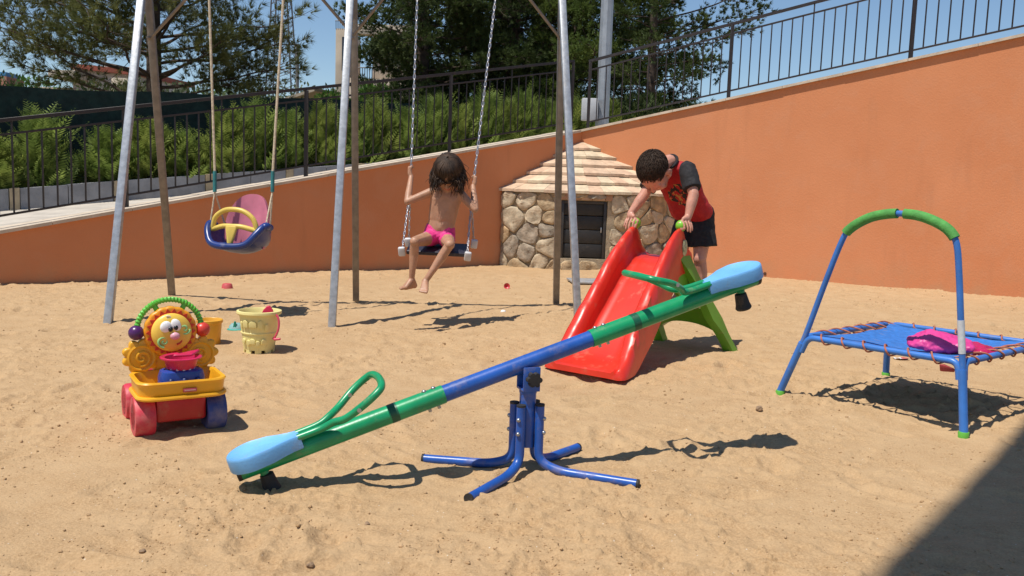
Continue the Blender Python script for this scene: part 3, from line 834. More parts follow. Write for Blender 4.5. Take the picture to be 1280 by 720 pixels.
# pivot and stand
pz = cen.z - .03
top = V((sb_.x, sb_.y, 0))
obj('post', G().tube([top + V((0, 0, .085)), top + V((0, 0, pz - .05))], .0265, 20).lathe([(.028, pz - .056), (.0285, pz - .048), (.028, pz - .045)], top, 20), BLUEM, ss)
fk = G(); rr_ = Matrix((e_, wv, nv)).transposed(); yawm = Matrix.Rotation(math.atan2(e_.y, e_.x), 3, 'Z')
for s_ in (-1, 1): fk.box(V((top.x, top.y, pz - .008)) + wv * s_ * .031, (.056, .006, .078), .002, 0, yawm)
fk.box(V((top.x, top.y, pz - .043)), (.056, .056, .008), .002, 0, yawm)
obj('bracket', fk, BLUEM, ss)
kn = G()
for k in range(6):
    a = k * math.pi / 3; kc = V((top.x, top.y, pz - .004)) + e_ * 0 - wv * .052
    hx = V((math.cos(math.atan2(e_.y, e_.x)), math.sin(math.atan2(e_.y, e_.x)), 0))
    c_ = kc + hx * .016 * math.cos(a) + V((0, 0, .016 * math.sin(a)))
    kn.tube([c_ - wv * .011, c_ + wv * .011], .0085, 10)
kn.tube([kc - wv * .012, kc + wv * .016], .018, 16)
obj('knob', kn, BLACKP, ss)
feet = [gp(586, 624, .012), gp(797, 606, .012), gp(529, 574, .012), gp(722, 560, .012)]
for ft_ in feet:
    d = V((ft_.x - top.x, ft_.y - top.y, 0)); L = d.length; d.normalize()
    o_ = top + d * .042
    path = fillet([o_ + V((0, 0, .222)), o_ + V((0, 0, .040)), top + d * .115 + V((0, 0, .016)), top + d * L + V((0, 0, .014))], .075, 8)
    lg_ = obj('leg', G().tube(path, .0148, 14), BLUEM, ss)
    obj('end_cap', G().tube([o_ + V((0, 0, .220)), o_ + V((0, 0, .226))], .0153, 14), BLACKP, lg_)
    obj('end_cap', G().tube([top + d * (L - .003) + V((0, 0, .014)), top + d * (L + .004) + V((0, 0, .014))], .0153, 14), BLACKP, lg_)
    for z_ in (.135, .18):
        obj('bolt', G().ball(o_ + d * .0155 + V((0, 0, z_)), .0072, sub=2), BOLT, lg_)

# ================================================================== SLIDE
REDP = mat('red_plastic', (.63, .032, .016), .34, .12, 5, .02, 40, .18); GRP = mat('leaf_green_plastic', (.10, .30, .016), .4, .12, 6, .03, 60, .14)
LIME = mat('lime_ball', (.18, .48, .03), .35, .1)
KF, KN = dp(794, 279, 5.02), dp(854, 281, 4.84)
pd = V((KN.x - KF.x, KN.y - KF.y, 0)); PW = pd.length / 2; pd.normalize(); ad = V((-pd.y, pd.x, 0))
km = (KF + KN) / 2; km.z = 0
ft0 = (gp(686, 462) + gp(786, 472)) / 2
lenA = (km - ft0).dot(ad); shift = (ft0 - km).dot(pd)
sl0 = V((km.x, km.y, 0)) - ad * lenA
slide = thing('slide', 'red plastic toddler slide with green ladder frame and lime knobs', 'slide', sl0)
KZ = (KF.z + KN.z) / 2
def SPt(a, p, z):
    return sl0 + ad * a + pd * (p + shift * max(0, 1 - a / lenA)) + V((0, 0, z))
def prof(a):
    t = a / lenA
    pts = [(-.09, .045), (.0, .045), (.12, .062), (.24, .125), (.45, .265), (.7, .425), (.9, .53), (1.0, .548), (1.16, .548)]
    for (t0, z0), (t1, z1) in zip(pts, pts[1:]):
        if t <= t1:
            k = (t - t0) / (t1 - t0); return z0 + (z1 - z0) * k
    return pts[-1][1]
stations = [(-.085, .205, .05, .02), (-.06, .215, .062, .03), (0, .215, .085, .045), (.08, .208, .135, .055), (.16, .20, .20, .06), (.3, .19, .30, .055), (.45, .183, .405, .05), (.6, .177, .515, .045),
            (.72, .17, .60, .04), (.82, .163, .665, .036), (.9, .158, .70, .030), (.955, .155, .712, .024), (1.0, .153, .712, .020), (1.05, .153, .655, .018), (1.10, .153, .60, .016), (1.16, .153, .575, .014)]
def smooth_st(n=60):
    out = []; ts = [s[0] for s in stations]
    for i in range(n + 1):
        t = ts[0] + (ts[-1] - ts[0]) * i / n
        for q in range(len(stations) - 1):
            if ts[q] <= t <= ts[q + 1] + 1e-9:
                k = (t - ts[q]) / (ts[q + 1] - ts[q]); k2 = k * k * (3 - 2 * k) * .35 + k * .65
                out.append(tuple(stations[q][j] + (stations[q + 1][j] - stations[q][j]) * (k if j == 0 else k2) for j in range(4))); break
    return out
rings = []
PWs = PW
for (t, hw_, zr, rt) in smooth_st():
    if .05 < t < .8: zr += .018 * min(1, (t - .05) * 5, (.8 - t) * 6); rt *= 1.05
    a = t * lenA; sc_w = 1.0 + (PWs / .150 - 1.0) * min(1, max(0, t)); hw_ *= sc_w
    zc_ = min(prof(a + .02) * .5 + prof(a - .02) * .5, zr - .012); th = rt
    under = max(.008, zc_ - .055 - .05 * max(0, min(1, (t - .1) * 3)))
    skirt = .006 if t < .13 else max(.008, zc_ - (.06 + .06 * min(1, (t - .13) / .3)))
    if t > .9: skirt = zc_ - .09
    xo = hw_; xi = hw_ - th; fl = .012 + .02 * max(0, .3 - t)
    half = [(0, under), (xi * .8, under), (xo - .008, skirt), (xo + fl, skirt + .004), (xo + fl * .8, zr * .5 + skirt * .5), (xo, zr - .012), (xo - th * .25, zr - .002), (xo - th * .5, zr), (xo - th * .8, zr - .003), (xi - .002, zr - .018),
            (xi - .007, zc_ + (zr - zc_) * .40), (xi - .012, zc_ + .010 + (zr - zc_) * .06), (xi - .026, zc_ - .001), (xi * .5, zc_ - .001), (0, zc_ - .002)]
    ring = [SPt(a, -p, z) for p, z in half] + [SPt(a, p, z) for p, z in half[::-1][1:-1]]
    rings.append(ring)
body = obj('chute', G().loft(rings), REDP, slide, angle=60)
for kp, s_ in ((KF, -1), (KN, 1)):
    c_ = SPt(lenA * .985, s_ * (.154 * PWs / .150 - .012), .725)
    obj('knob', G().ball(c_, (.030, .030, .033), sub=3), LIME, slide)
KNOB = {s_: SPt(lenA * .985, s_ * (.154 * PWs / .150 - .012), .725) for s_ in (-1, 1)}
# ladder frame (green)
LN, LF_ = gp(914, 439), gp(832, 425)
dzL = (LN + LF_) / 2; aF = (dzL - sl0).dot(ad); hwF = abs((LN - LF_).dot(pd)) / 2; pc = (dzL - sl0).dot(pd)
def LP(k, p, z, o=0):  # k 0 foot..1 top
    a = aF + (lenA * 1.04 - aF) * k; return sl0 + ad * (a + o) + pd * (p + pc * (1 - k)) + V((0, 0, z))
lad = G()
ztop = .56
for s_ in (-1, 1):
    rings = []
    for k, wa, wp in ((0, .045, .034), (.06, .040, .030), (.2, .045, .03), (.35, .080, .028), (.5, .066, .026), (.7, .048, .024), (.88, .07, .024), (1.0, .09, .022)):
        pp = s_ * (hwF + (.150 - hwF) * k); z = ztop * k
        rings.append([LP(k, pp - wp, z, -wa - .02 * (1 - k)), LP(k, pp + wp * .6, z, -wa), LP(k, pp + wp * .6, z, wa * .55), LP(k, pp - wp, z, wa * .55)])
    lad.loft(rings)
    obj('ladder_leg', lad, GRP, slide, angle=30); lad = G()
for k0, k1, nm, arch in ((.28, .43, 'step', .10), (.62, .70, 'step', .03)):
    outl = []
    n_ = 14; hwk = hwF + (.150 - hwF) * k0
    for i in range(n_ + 1):
        q = -1 + 2 * i / n_; outl.append((q, k0 - arch * (abs(q) ** 2.4)))
    for i in range(n_ + 1):
        q = 1 - 2 * i / n_; outl.append((q, k1 + (arch * .5) * abs(q) ** 3))
    b0 = [LP(k, q * (hwk - .012), ztop * k, -.030) for q, k in outl]; b1 = [LP(k, q * (hwk - .012), ztop * k, .035) for q, k in outl]
    obj(nm, G().loft([b0, b1]), GRP, slide, angle=30)
# green side gusset under the near rail, stickers
gs = G()
for s_ in (-1, 1):
    pts = [(lenA * .86, .40), (lenA * .80, .45), (lenA * .93, .53), (lenA * 1.10, .54), (lenA * 1.18, .44), (lenA * 1.10, .35), (lenA * .99, .33)]
    lo = [SPt(a, s_ * (.150 * PWs / .15 - .012), z) for a, z in pts]; hi = [SPt(a, s_ * (.150 * PWs / .15 + .010), z) for a, z in pts]
    obj('side_gusset', G().loft([lo, hi]), GRP, slide, angle=30)
c_ = SPt(lenA * 1.005, .153 * PWs / .150 + .0135, .605)
rs_ = Matrix((ad, V((0, 0, 1)), pd)).transposed()
stk = mat('sticker_print', (.55, .50, .30), .5, .1, 60, col2=(.16, .20, .08)); stk2 = mat('purple_sticker', (.16, .03, .09), .35, .2, 40)
obj('sticker', G().lathe([(.0001, .003), (.030, .003), (.034, 0), (.034, -.012)], c_, 24, rot=rs_ @ Matrix.Diagonal((.8, 1.35, 1))), stk, slide)
c_ = SPt(lenA * 1.06, -.01, .5475)
obj('deck_sticker', G().lathe([(.055, -.006), (.055, .0015), (.0001, .002)], c_, 24, rot=Matrix((pd, ad, V((0, 0, 1)))).transposed() @ Matrix.Diagonal((1.3, .75, 1))), stk2, slide)
STEPZ = ztop * .43

# ================================================================== TRAMPOLINE
TBL = mat('trampoline_blue', (.04, .165, .50), .38, .12, 10, .03, 80, .12); MATB = mat('blue_mat', (.028, .15, .46), .75, .15, 40, .25, 300, .1)
CORD = mat('orange_bungee', (.38, .12, .065), .7, .2, 60); FOAM = mat('green_foam', (.07, .28, .055), .8, .15, 30, .2, 90); CAPG = mat('lime_cap', (.12, .42, .05), .5, .1)
TZ = .288
cFL, cFR, cBL, cBR = gp(1006, 421, TZ), gp(1203, 453, TZ), gp(1111, 404.5, TZ), gp(1305, 431, TZ)
tf = gp(975, 494); tr_ = gp(1204, 547); tb = gp(1107, 471); tq = cBR + V((.05, .03, -TZ))
tfeet = {'FL': tf, 'FR': tr_, 'BL': tb, 'BR': V((tq.x, tq.y, 0))}
corn = {'FL': cFL, 'FR': cFR, 'BR': cBR, 'BL': cBL}
tcen = sum(corn.values(), V()) / 4
tr = thing('trampoline', 'small blue square toddler trampoline with green padded handle bar', 'trampoline', (tcen.x, tcen.y, 0))
ring_ = ['FL', 'FR', 'BR', 'BL']
for i, k in enumerate(ring_):
    a, b = corn[k], corn[ring_[(i + 1) % 4]]; d = (b - a).normalized()
    da, db = tfeet[k] - a, tfeet[ring_[(i + 1) % 4]] - b
    side = V((-d.y, d.x, 0))
    pa = a + da * .24 + d * .013; pb = b + db * .24 - d * .013
    obj('frame_bar', G().tube(fillet([pa, a + d * .016, b - d * .016, pb], .06, 8), .0135, 14), TBL, tr)
for k in ring_:
    a, f = corn[k], tfeet[k]; d = (f - a)
    lg_ = obj('leg', G().tube([a + d * .10, f + V((0, 0, .02))], .0165, 14), TBL, tr)
    obj('foot_cap', G().tube([f + V((0, 0, .024)), f + V((0, 0, .020)), f + V((0, 0, -.005))], [.019, .021, .019], 14), CAPG, lg_)
# handle arch
def hy(px): return cFL.y + (cFR.y - cFL.y) * min(1, max(0, (px - 1006) / 197))
hpath = [cFL + (tfeet['FL'] - cFL) * .45] + [dp(x, y, hy(x)) for x, y in ((1007, 419), (1032, 352), (1053, 300), (1064, 285), (1085, 273), (1105, 268), (1126, 267), (1150, 270), (1173, 279), (1188, 290), (1196, 306), (1199, 345), (1201, 400), (1203, 452))] + [cFR + (tfeet['FR'] - cFR) * .5]
hs = bez(hpath, 5)
hb = obj('handle_bar', G().tube(hs, .0125, 14), TBL, tr)
def sub(x0, x1): return [p for p in hs if x0 <= proj(p)[0] <= x1 and proj(p)[1] < 300]
obj('foam_grip', G().tube(sub(1056, 1122), .0205, 14), FOAM, hb); obj('foam_grip', G().tube(sub(1128, 1194), .0205, 14), FOAM, hb)
stp = [p for p in hs if 396 < proj(p)[1] < 444 and proj(p)[0] > 1150]
obj('warning_label', G().tube([stp[0].lerp(stp[-1], k / 4) for k in range(5)], .0136, 14), mat('white_label', (.6, .62, .64), .45, .08, 60), hb)
# mat: concave scalloped sheet
def mpt(u_, w_, f=1.0):
    p = corn['FL'] * (1 - u_) * (1 - w_) + corn['FR'] * u_ * (1 - w_) + corn['BR'] * u_ * w_ + corn['BL'] * (1 - u_) * w_
    return p
N_ = 26; rows_ = []; vs_m = []
for i in range(N_ + 1):
    for j in range(N_ + 1):
        x, y = -1 + 2 * i / N_, -1 + 2 * j / N_
        cx = .93 - .13 * (1 - abs(y) ** 3); cy = .93 - .13 * (1 - abs(x) ** 3)
        p = mpt(.5 + .5 * x * cx, .5 + .5 * y * cy)
        p.z += -.035 * (1 - x * x) * (1 - y * y) + .012 * abs(x * y) ** 4 + .006 * mnoise.noise(V((x * 3, y * 3, 1)))
        vs_m.append(p)
fs_m = []
M1 = N_ + 1
for i in range(N_):
    for j in range(N_): fs_m.append((i * M1 + j, (i + 1) * M1 + j, (i + 1) * M1 + j + 1, i * M1 + j + 1))
n0 = len(vs_m); vs2 = vs_m + [p + V((0, 0, -.004)) for p in vs_m]; fs2 = fs_m + [tuple(q + n0 for q in f[::-1]) for f in fs_m]
edge = [j for j in range(M1)] + [i * M1 + N_ for i in range(1, M1)] + [N_ * M1 + j for j in range(N_ - 1, -1, -1)] + [i * M1 for i in range(N_ - 1, 0, -1)]
for a, b in zip(edge, edge[1:] + edge[:1]): fs2.append((a, b, b + n0, a + n0))
obj('jumping_mat', G().add(vs2, fs2), MATB, tr)
cg = G()
for i, k in enumerate(ring_):
    a, b = corn[k], corn[ring_[(i + 1) % 4]]; nl = 6; d = (b - a).normalized(); inw = (tcen - (a + b) / 2); inw.z = 0; inw = (inw - d * inw.dot(d)).normalized()
    Ls = (b - a).length; path = []
    for q in range(nl):
        s0 = .05 + (Ls - .1) * q / nl; st = (Ls - .1) / nl; c0_ = a + d * s0
        inset = .05 + .022 * math.sin(math.pi * (q + .5) / nl)
        path += [c0_ + inw * inset + V((0, 0, .004)), c0_ + d * st * .22 + inw * .012 + V((0, 0, .0195)), c0_ + d * st * .42 - inw * .0185 + V((0, 0, .004)), c0_ + d * st * .55 - inw * .006 + V((0, 0, -.019)), c0_ + d * st * .75 + inw * .02 + V((0, 0, -.012))]
    path.append(b - d * .05 + inw * .05 + V((0, 0, .004)))
    cg.tube(bez(path, 4), .0038, 7)
obj('bungee_cord', cg, CORD, tr)
fl_ = G(); fp = cFR + V((-.045, .03, -.035)); fl_.hpts([fp + V((-.03, 0, .02)), fp + V((.03, -.012, .005)), fp + V((.035, 0, -.012)), fp + V((-.02, .01, -.012)), fp + V((0, .02, .018))], 0, .003)
obj('corner_flap', fl_, mat('red_flap', (.38, .05, .05), .6, .2), tr)
# pink bag on the mat
bc = gp(1186, 437, TZ)
bagM = mat('pink_bag', (.70, .06, .26), .42, .25, 12, .3, 30, 0, col2=(.52, .03, .20))
bt = thing('plastic_bag', 'shiny pink plastic bag lying crumpled on the blue trampoline mat', 'bag', bc)
bgx = V((.93, -.36, 0)).normalized(); bgy = V((.36, .93, 0)).normalized()
def BP(x, y, z): return bc + bgx * x * 1.28 + bgy * y * 1.2 + V((0, 0, z * 1.5 + .006))
gb = G()
gb.hull([(BP(-.115, -.02, .0), .012), (BP(-.115, .05, .012), .012), (BP(.0, -.05, .0), .016), (BP(.0, .06, .022), .02), (BP(.06, -.04, .008), .016), (BP(.06, .05, .014), .016), (BP(-.06, .05, .034), .016), (BP(-.06, -.03, .02), .012)])
bo = remeshed('bag_body', gb, bagM, bt, .005, 3, lambda p: .007 * mnoise.fractal(p * 22, 1, 2, 4) + .005 * abs(mnoise.noise(p * 55)))
gb = G().hull([(BP(.07, -.04, .0), .014), (BP(.07, .05, .008), .016), (BP(.14, .0, .0), .012), (BP(.12, .05, .004), .01), (BP(.12, -.03, .0), .01)])
remeshed('bag_flap', gb, mat('dark_pink_bag', (.36, .012, .07), .25, .3, 14, .4, 30), bt, .005, 3, lambda p: .010 * mnoise.fractal(p * 26 + V((4, 0, 0)), 1, 2, 4))
# paper scraps under the trampoline
pp_ = gp(1124, 449, .006)
pw = thing('paper_wrapper', 'torn white and red wrapper on the sand behind the trampoline leg', 'litter', pp_)
gp_ = G(); rw = random.Random(3)
for k in range(2):
    vs_p = []
    for i in range(5):
        for j in range(4):
            vs_p.append(pp_ + V((-.03 + k * .04 + i * .011, -.012 + j * .010 + rw.uniform(-.003, .003), .004 + .012 * abs(mnoise.noise(V((i * .8, j * .9, k * 5)))))))
    fs_p = [(i * 4 + j, (i + 1) * 4 + j, (i + 1) * 4 + j + 1, i * 4 + j + 1) for i in range(4) for j in range(3)]
    obj('scrap', G().add(vs_p, fs_p), mat(('white_paper', 'red_paper')[k], ((.7, .68, .66), (.5, .12, .1))[k], .7, .1), pw)

# ================================================================== WALKER TOY (local coordinates, x right, y away)
wy = R(32)
wl0 = gp(226, 540); wl0.z = -.006
wk = thing('push_toy', 'yellow and red push-along walker toy with a smiling sun face and green ribbed arch', 'toy walker', wl0, rz=wy, local=True)
YT = mat('toy_yellow', (.78, .38, .018), .35, .08, 6, .03, 60, .06); YF = mat('toy_face_yellow', (.82, .54, .08), .35, .06, 6); ORT = mat('toy_orange_red', (.55, .035, .012), .4, .1)
PKW = mat('toy_pink_wheel', (.55, .03, .06), .5, .15, 10, .1, 60, .45, (.5, .28, .22)); BLW = mat('toy_blue_wheel', (.02, .045, .22), .5, .15, 10, .1, 60, .5, (.28, .24, .24))
RDT = mat('toy_red', (.42, .012, .015), .4, .1, 8, .03, 60, .2); WHT = mat('toy_white', (.8, .8, .8), .3, .03); BLK = mat('toy_black', (.01, .01, .01), .3, .05)
GRT = mat('toy_green', (.10, .42, .04), .4, .1); PUR = mat('toy_purple', (.07, .012, .10), .3, .1); RBL = mat('toy_red_ball', (.6, .05, .03), .3, .1)
BLT = mat('toy_blue', (.015, .055, .30), .35, .1, 8, .02, 60, .1); PKF = mat('toy_nose_pink', (.72, .36, .42), .35, .06); GSP = mat('toy_green_swirl', (.30, .58, .22), .4, .06)
k1 = .00282
def wheel(x, y, r, wdt, m_, hubm):
    g_ = G(); rotx = Matrix.Rotation(math.pi / 2, 3, 'Y')
    g_.lathe([(r * .62, -wdt * .5), (r * .93, -wdt * .5), (r, -wdt * .32), (r * 1.01, 0), (r, wdt * .32), (r * .93, wdt * .5), (r * .62, wdt * .5), (r * .58, wdt * .32), (.0001, wdt * .3)], (x, y, r - .004), 32, rot=rotx)
    g_.lathe([(.0001, -wdt * .3), (r * .58, -wdt * .32), (r * .62, -wdt * .5)], (x, y, r - .004), 32, rot=rotx)
    wo = obj('wheel', g_, m_, wk)
    obj('hub', G().tube([(x - wdt * .42, y, r - .004), (x + wdt * .42, y, r - .004)], r * .2, 14), hubm, wo)
wheel(-.120, .03, .074, .066, PKW, RDT); wheel(.120, .03, .074, .066, BLW, BLT); wheel(-.122, .27, .070, .05, PKW, BLT); wheel(.122, .27, .070, .05, BLW, RDT)
cb = G(); cb.hpts([(x, y, z) for x in (-.085, .085) for y, z in ((-.02, .05), (-.02, .135), (.30, .05), (.30, .135))], 0, .012)
obj('chassis', cb, RDT, wk); obj('axle', G().tube([(-.15, .02, .07), (.15, .02, .07)], .008, 8), STEEL, wk)
def rrect(hx, hy_, r, n=6, cy=0.0):
    out = []
    for cx_, cy_, a0 in ((hx - r, hy_ - r, 0), (-hx + r, hy_ - r, 1), (-hx + r, -hy_ + r, 2), (hx - r, -hy_ + r, 3)):
        for k in range(n + 1):
            a = (a0 + k / n) * math.pi / 2; out.append((cx_ + r * math.cos(a), cy_ + cy + r * math.sin(a)))
    return out
rings = []
for hx, hy_, z in ((.136, .105, .142), (.142, .110, .146), (.145, .113, .186), (.148, .116, .196), (.151, .119, .200), (.148, .116, .205), (.136, .104, .204), (.132, .100, .19), (.128, .096, .158), (.03, .02, .156)):
    rings.append([(x, y, z) for x, y in rrect(hx, hy_, min(.05, hy_ * .9), 6, .045)])
tray = obj('tray', G().loft(rings), YT, wk, angle=50)
lip = [(x, y, .148) for x, y in rrect(.1455, .1135, .05, 8, .045)]
obj('tray_lip', G().tube(lip, .008, 8, closed=True), YT, tray)
pl_ = G().box((.018, -.0700, .172), (.046, .008, .013), .002); obj('name_plate', pl_, mat('plate_red', (.45, .06, .08), .4, .08), tray)
obj('plate_text', G().box((.018, -.0745, .172), (.038, .001, .004), 0), mat('plate_line', (.62, .35, .33), .4, .05), tray)
# back column and wings
def flower(cx, cz, r, n, amp, y0, th, m_, nm, par, bev=.008):
    out = []
    for k in range(n * 8):
        a = 2 * math.pi * k / (n * 8); rr2 = r * (1 + amp * (abs(math.cos(a * n / 2)) - .6))
        out.append((rr2 * math.cos(a), rr2 * math.sin(a)))
    return obj(nm, G().prism(out, (cx, y0, cz), (1, 0, 0), (0, 0, 1), (0, -1, 0), th, bev), m_, par)
def spiral(cx, cz, y, r, turns, m_, nm, par, tr_=.0055, ph=0.0, sg_=1):
    pts = [(cx + sg_ * r * (k / 40) * math.cos(ph + 2 * math.pi * turns * k / 40), y, cz + r * (k / 40) * math.sin(ph + 2 * math.pi * turns * k / 40)) for k in range(4, 41)]
    return obj(nm, G().tube(pts, tr_, 8), m_, par)
for sx in (-1, 1):
    wg = flower(sx * .104, .258, .060, 9, .22, .175, .028, YT, 'wing', wk)
    obj('wing_rim', G().lathe([(.046, -.004), (.050, .004), (.044, .007), (.038, .004), (.036, -.004)], (sx * .102, .150, .254), 28, rot=Matrix.Rotation(math.pi / 2, 3, 'X')), YT, wg)
    spiral(sx * .102, .254, .147, .030, 1.7, YT, 'swirl', wg, .006, .5, sx)
cl_ = G().hpts([(x, y, z) for x in (-.06, .06) for y in (.155, .20) for z in (.14, .33)], 0, .012)
obj('back_column', cl_, YT, wk)
FX, FZ = -.004, .345
fc = flower(FX, FZ, .092, 16, .03, .165, .030, mat('toy_amber', (.75, .30, .012), .38, .08), 'sun_disk', wk, .01)
star = []
for k in range(44):
    a = 2 * math.pi * k / 44; rr2 = .086 if k % 2 == 0 else .072; star.append((rr2 * math.cos(a), rr2 * math.sin(a)))
obj('zigzag_ring', G().prism(star, (FX, .138, FZ), (1, 0, 0), (0, 0, 1), (0, -1, 0), .008, .0), ORT, fc)
rf = Matrix.Rotation(math.pi / 2, 3, 'X')
obj('face', G().lathe([(.069, -.002), (.070, .007), (.066, .014), (.049, .022), (.027, .026), (.0001, .028)], (FX, .131, FZ), 40, rot=rf), YF, fc)
for ex_, ez_, rx, rz_, tl in ((-.022, .023, .020, .022, .5), (.012, .028, .0175, .024, -.35)):
    eo = obj('eye', G().ball((FX + ex_, .109, FZ + ez_), (rx, .010, rz_), rot=Matrix.Rotation(tl, 3, 'Y')), WHT, fc)
    obj('pupil', G().ball((FX + ex_ * .55 + .004, .0995, FZ + ez_ - .008), (.008, .004, .009), sub=2), BLK, eo)
obj('nose', G().ball((FX + .007, .100, FZ - .010), (.017, .013, .014), sub=3), PKF, fc)
spiral(FX - .030, FZ - .030, .110, .021, 1.6, GSP, 'cheek_swirl', fc, .0046, 1.0); spiral(FX + .041, FZ + .012, .111, .021, 1.6, GSP, 'cheek_swirl', fc, .0046, 2.4)
spiral(FX - .013, FZ + .052, .115, .011, 1.3, mat('toy_cream', (.8, .68, .45), .4, .05), 'forehead_curl', fc, .0035, .4)
obj('mouth', G().tube(bez([(FX + .014, .109, FZ - .042), (FX + .026, .110, FZ - .037), (FX + .033, .112, FZ - .025), (FX + .031, .112, FZ - .017)], 5), .0042, 8), ORT, fc)
# arch
ap = [(FX + .112 * math.cos(a), .16, FZ + .004 + .112 * math.sin(a)) for a in [math.pi * (1 - k / 60) for k in range(61)]]
ap = [(x, y, z if z > FZ + .04 else z) for x, y, z in ap]
obj('arch', G().tube(ap, [.0115 if (k // 1) % 2 == 0 else .0085 for k in range(61)], 10), GRT, wk, angle=20)
for s_ in (-1, 1): obj('arch_strut', G().hull([((FX + s_ * .040, .16, FZ + .072), .010), ((FX + s_ * .056, .16, FZ + .104), .009)]), GRT, wk)
obj('bead', G().ball((FX - .115, .155, FZ + .0), .027), PUR, wk); obj('bead', G().ball((FX + .115, .155, FZ + .0), .027), RBL, wk)
sbk = G().hpts([(x, y, z) for x in (-.10, .10) for y, z in ((.30, .16), (.40, .17), (.30, .20), (.40, .215))], 0, .014)
obj('rear_seat', sbk, BLT, wk)
hcol = G().hpts([(x, y, z) for x in (-.06, .06) for y, z in ((.16, .12), (.31, .12), (.19, .20), (.31, .185))], 0, .012); obj('seat_base', hcol, RDT, wk)
# moulds in the tray
def on_walker(x, y, z): return wl0 + Matrix.Rotation(wy, 3, 'Z') @ V((x, y, z))
bm_ = thing('sand_mould', 'blue plastic sand mould sitting in the yellow toy tray', 'sand mould', on_walker(.010, .03, .172), rz=wy, local=True)
gm = G(); rings = []
for hx, hy_, z in ((.076, .05, -.012), (.076, .05, 0), (.076, .05, .03), (.070, .046, .052), (.060, .038, .058), (.02, .01, .058)):
    rings.append([(x, y, z) for x, y in rrect(hx, hy_, .03, 5)])
obj('mould_body', gm.loft(rings), BLT, bm_)
ga = G()
for k in (-1, 0, 1): ga.tube([(k * .045, -.0535, .0), (k * .045, -.0535, .024)], .011, 10).ball((k * .045, -.0535, .024), .011, sub=2)
obj('arch_relief', ga, mat('toy_dark_blue', (.008, .02, .10), .4, .1), bm_)
pb = thing('toy_bowl', 'translucent pink toy bowl stacked on the blue mould in the tray', 'toy bowl', on_walker(.010, .035, .2290), rz=wy, local=True); pb.scale = (.86, .86, .80)
PKB = mat('pink_bowl', (.62, .02, .10), .3, .12, 8, trans=.15)
obj('bowl', G().lathe([(.0001, 0), (.052, 0), (.058, .004), (.067, .044), (.082, .047), (.083, .053), (.077, .056), (.064, .052), (.054, .012), (.0001, .010)], (0, 0, 0), 36), PKB, pb)
gcr = G()
for k in range(7):
    a = math.pi * (1.05 + .9 * k / 6); gcr.box((.053 * math.cos(a), .053 * math.sin(a), .005), (.010, .010, .012), .002)
obj('crenellation', gcr, mat('lilac_rim', (.45, .40, .55), .4, .1), pb)
obj('spade_handle', G().hull([((-.03, -.03, .064), .007), ((.07, .02, .068), .009), ((.03, -.045, .066), .006)]), PKB, pb)

# ================================================================== BUCKETS AND SMALL TOYS
ob0 = gp(262, 430); ob0.z = -.004
ob = thing('toy_bucket', 'plain orange yellow sand bucket standing just behind the walker toy', 'bucket', ob0, local=True)
obj('pail', G().lathe([(.0001, 0), (.052, 0), (.056, .006), (.064, .120), (.070, .124), (.0705, .138), (.066, .141), (.0625, .137), (.055, .012), (.0001, .010)], (0, 0, 0), 40), mat('orange_yellow', (.72, .36, .03), .38, .1, 8, .02, 60, .18), ob)
cb0 = gp(324, 439); cb0.z = -.006
ct = thing('castle_bucket', 'pale yellow castle sand bucket with raised windows and a pink handle', 'bucket', cb0, rz=R(-10), local=True)
PY = mat('pale_yellow', (.76, .66, .27), .45, .08, 8, .03, 60, .12)
obj('pail', G().lathe([(.0001, .022), (.078, .022), (.080, .030), (.089, .105), (.0935, .108), (.094, .113), (.091, .117), (.1005, .205), (.112, .207), (.1155, .213), (.114, .224), (.104, .226), (.098, .215), (.078, .035), (.0001, .033)], (0, 0, 0), 48), PY, ct, angle=30)
gcr = G()
for k in range(9):
    a0 = 2 * math.pi * k / 9; ring = []
    for fr, z in ((0, -.002), (1, -.002), (1, .0225), (0, .0225)):
        pass
    lo = []; 
    vsx = []
    for a in np.linspace(a0, a0 + .42, 5):
        for r_, z in ((.066, -.002), (.0785, -.002), (.0788, .024), (.066, .024)): vsx.append((r_ * math.cos(a), r_ * math.sin(a), z))
    obj('battlement', G().loft([vsx[i * 4:i * 4 + 4] for i in range(5)]), PY, ct, angle=30)
grl = G()
def relief(ang, z, w_, h, rz_):
    r_ = .080 + .021 * (z / .2)
    o = V((math.cos(ang) * (r_ + .001), math.sin(ang) * (r_ + .001), z)); t = V((-math.sin(ang), math.cos(ang), 0)); up = V((math.cos(ang) * .1, math.sin(ang) * .1, 1)).normalized()
    outl = [(-w_, -h), (w_, -h), (w_, h * .3)] + [(w_ * math.cos(a), h * .3 + w_ * math.sin(a)) for a in np.linspace(.3, math.pi - .3, 6)] + [(-w_, h * .3)]
    nrm = t.cross(up)
    obj('raised_window', G().prism(outl, o - nrm * .004, t, up, nrm, .010, .002), PY, ct)
fa = -math.pi / 2
for a, z, w_, h in ((-.62, .160, .008, .022), (-.30, .163, .016, .018), (.12, .158, .020, .012), (.50, .165, .012, .024), (.85, .150, .010, .02), (-.55, .070, .012, .010), (-.2, .066, .010, .014), (.06, .068, .016, .010), (.38, .062, .010, .015), (.72, .070, .013, .011)):
    relief(fa + a, z, w_, h, 0)
obj('handle', G().tube(bez([(.108, -.03, .212), (.124, -.035, .19), (.128, -.04, .15), (.118, -.045, .11), (.100, -.05, .085)], 6), .0055, 8).hull([((.112, -.052, .085), .007), ((.138, -.05, .088), .006)]), mat('pink_handle', (.60, .06, .11), .4, .1), ct)
cw = Matrix.Rotation(R(-10), 3, 'Z')
sp0 = cb0 + V((.025, -.015, .04))
spd = thing('toy_spade', 'bright pink toy spade poking up out of the castle bucket', 'toy spade', sp0, local=True)
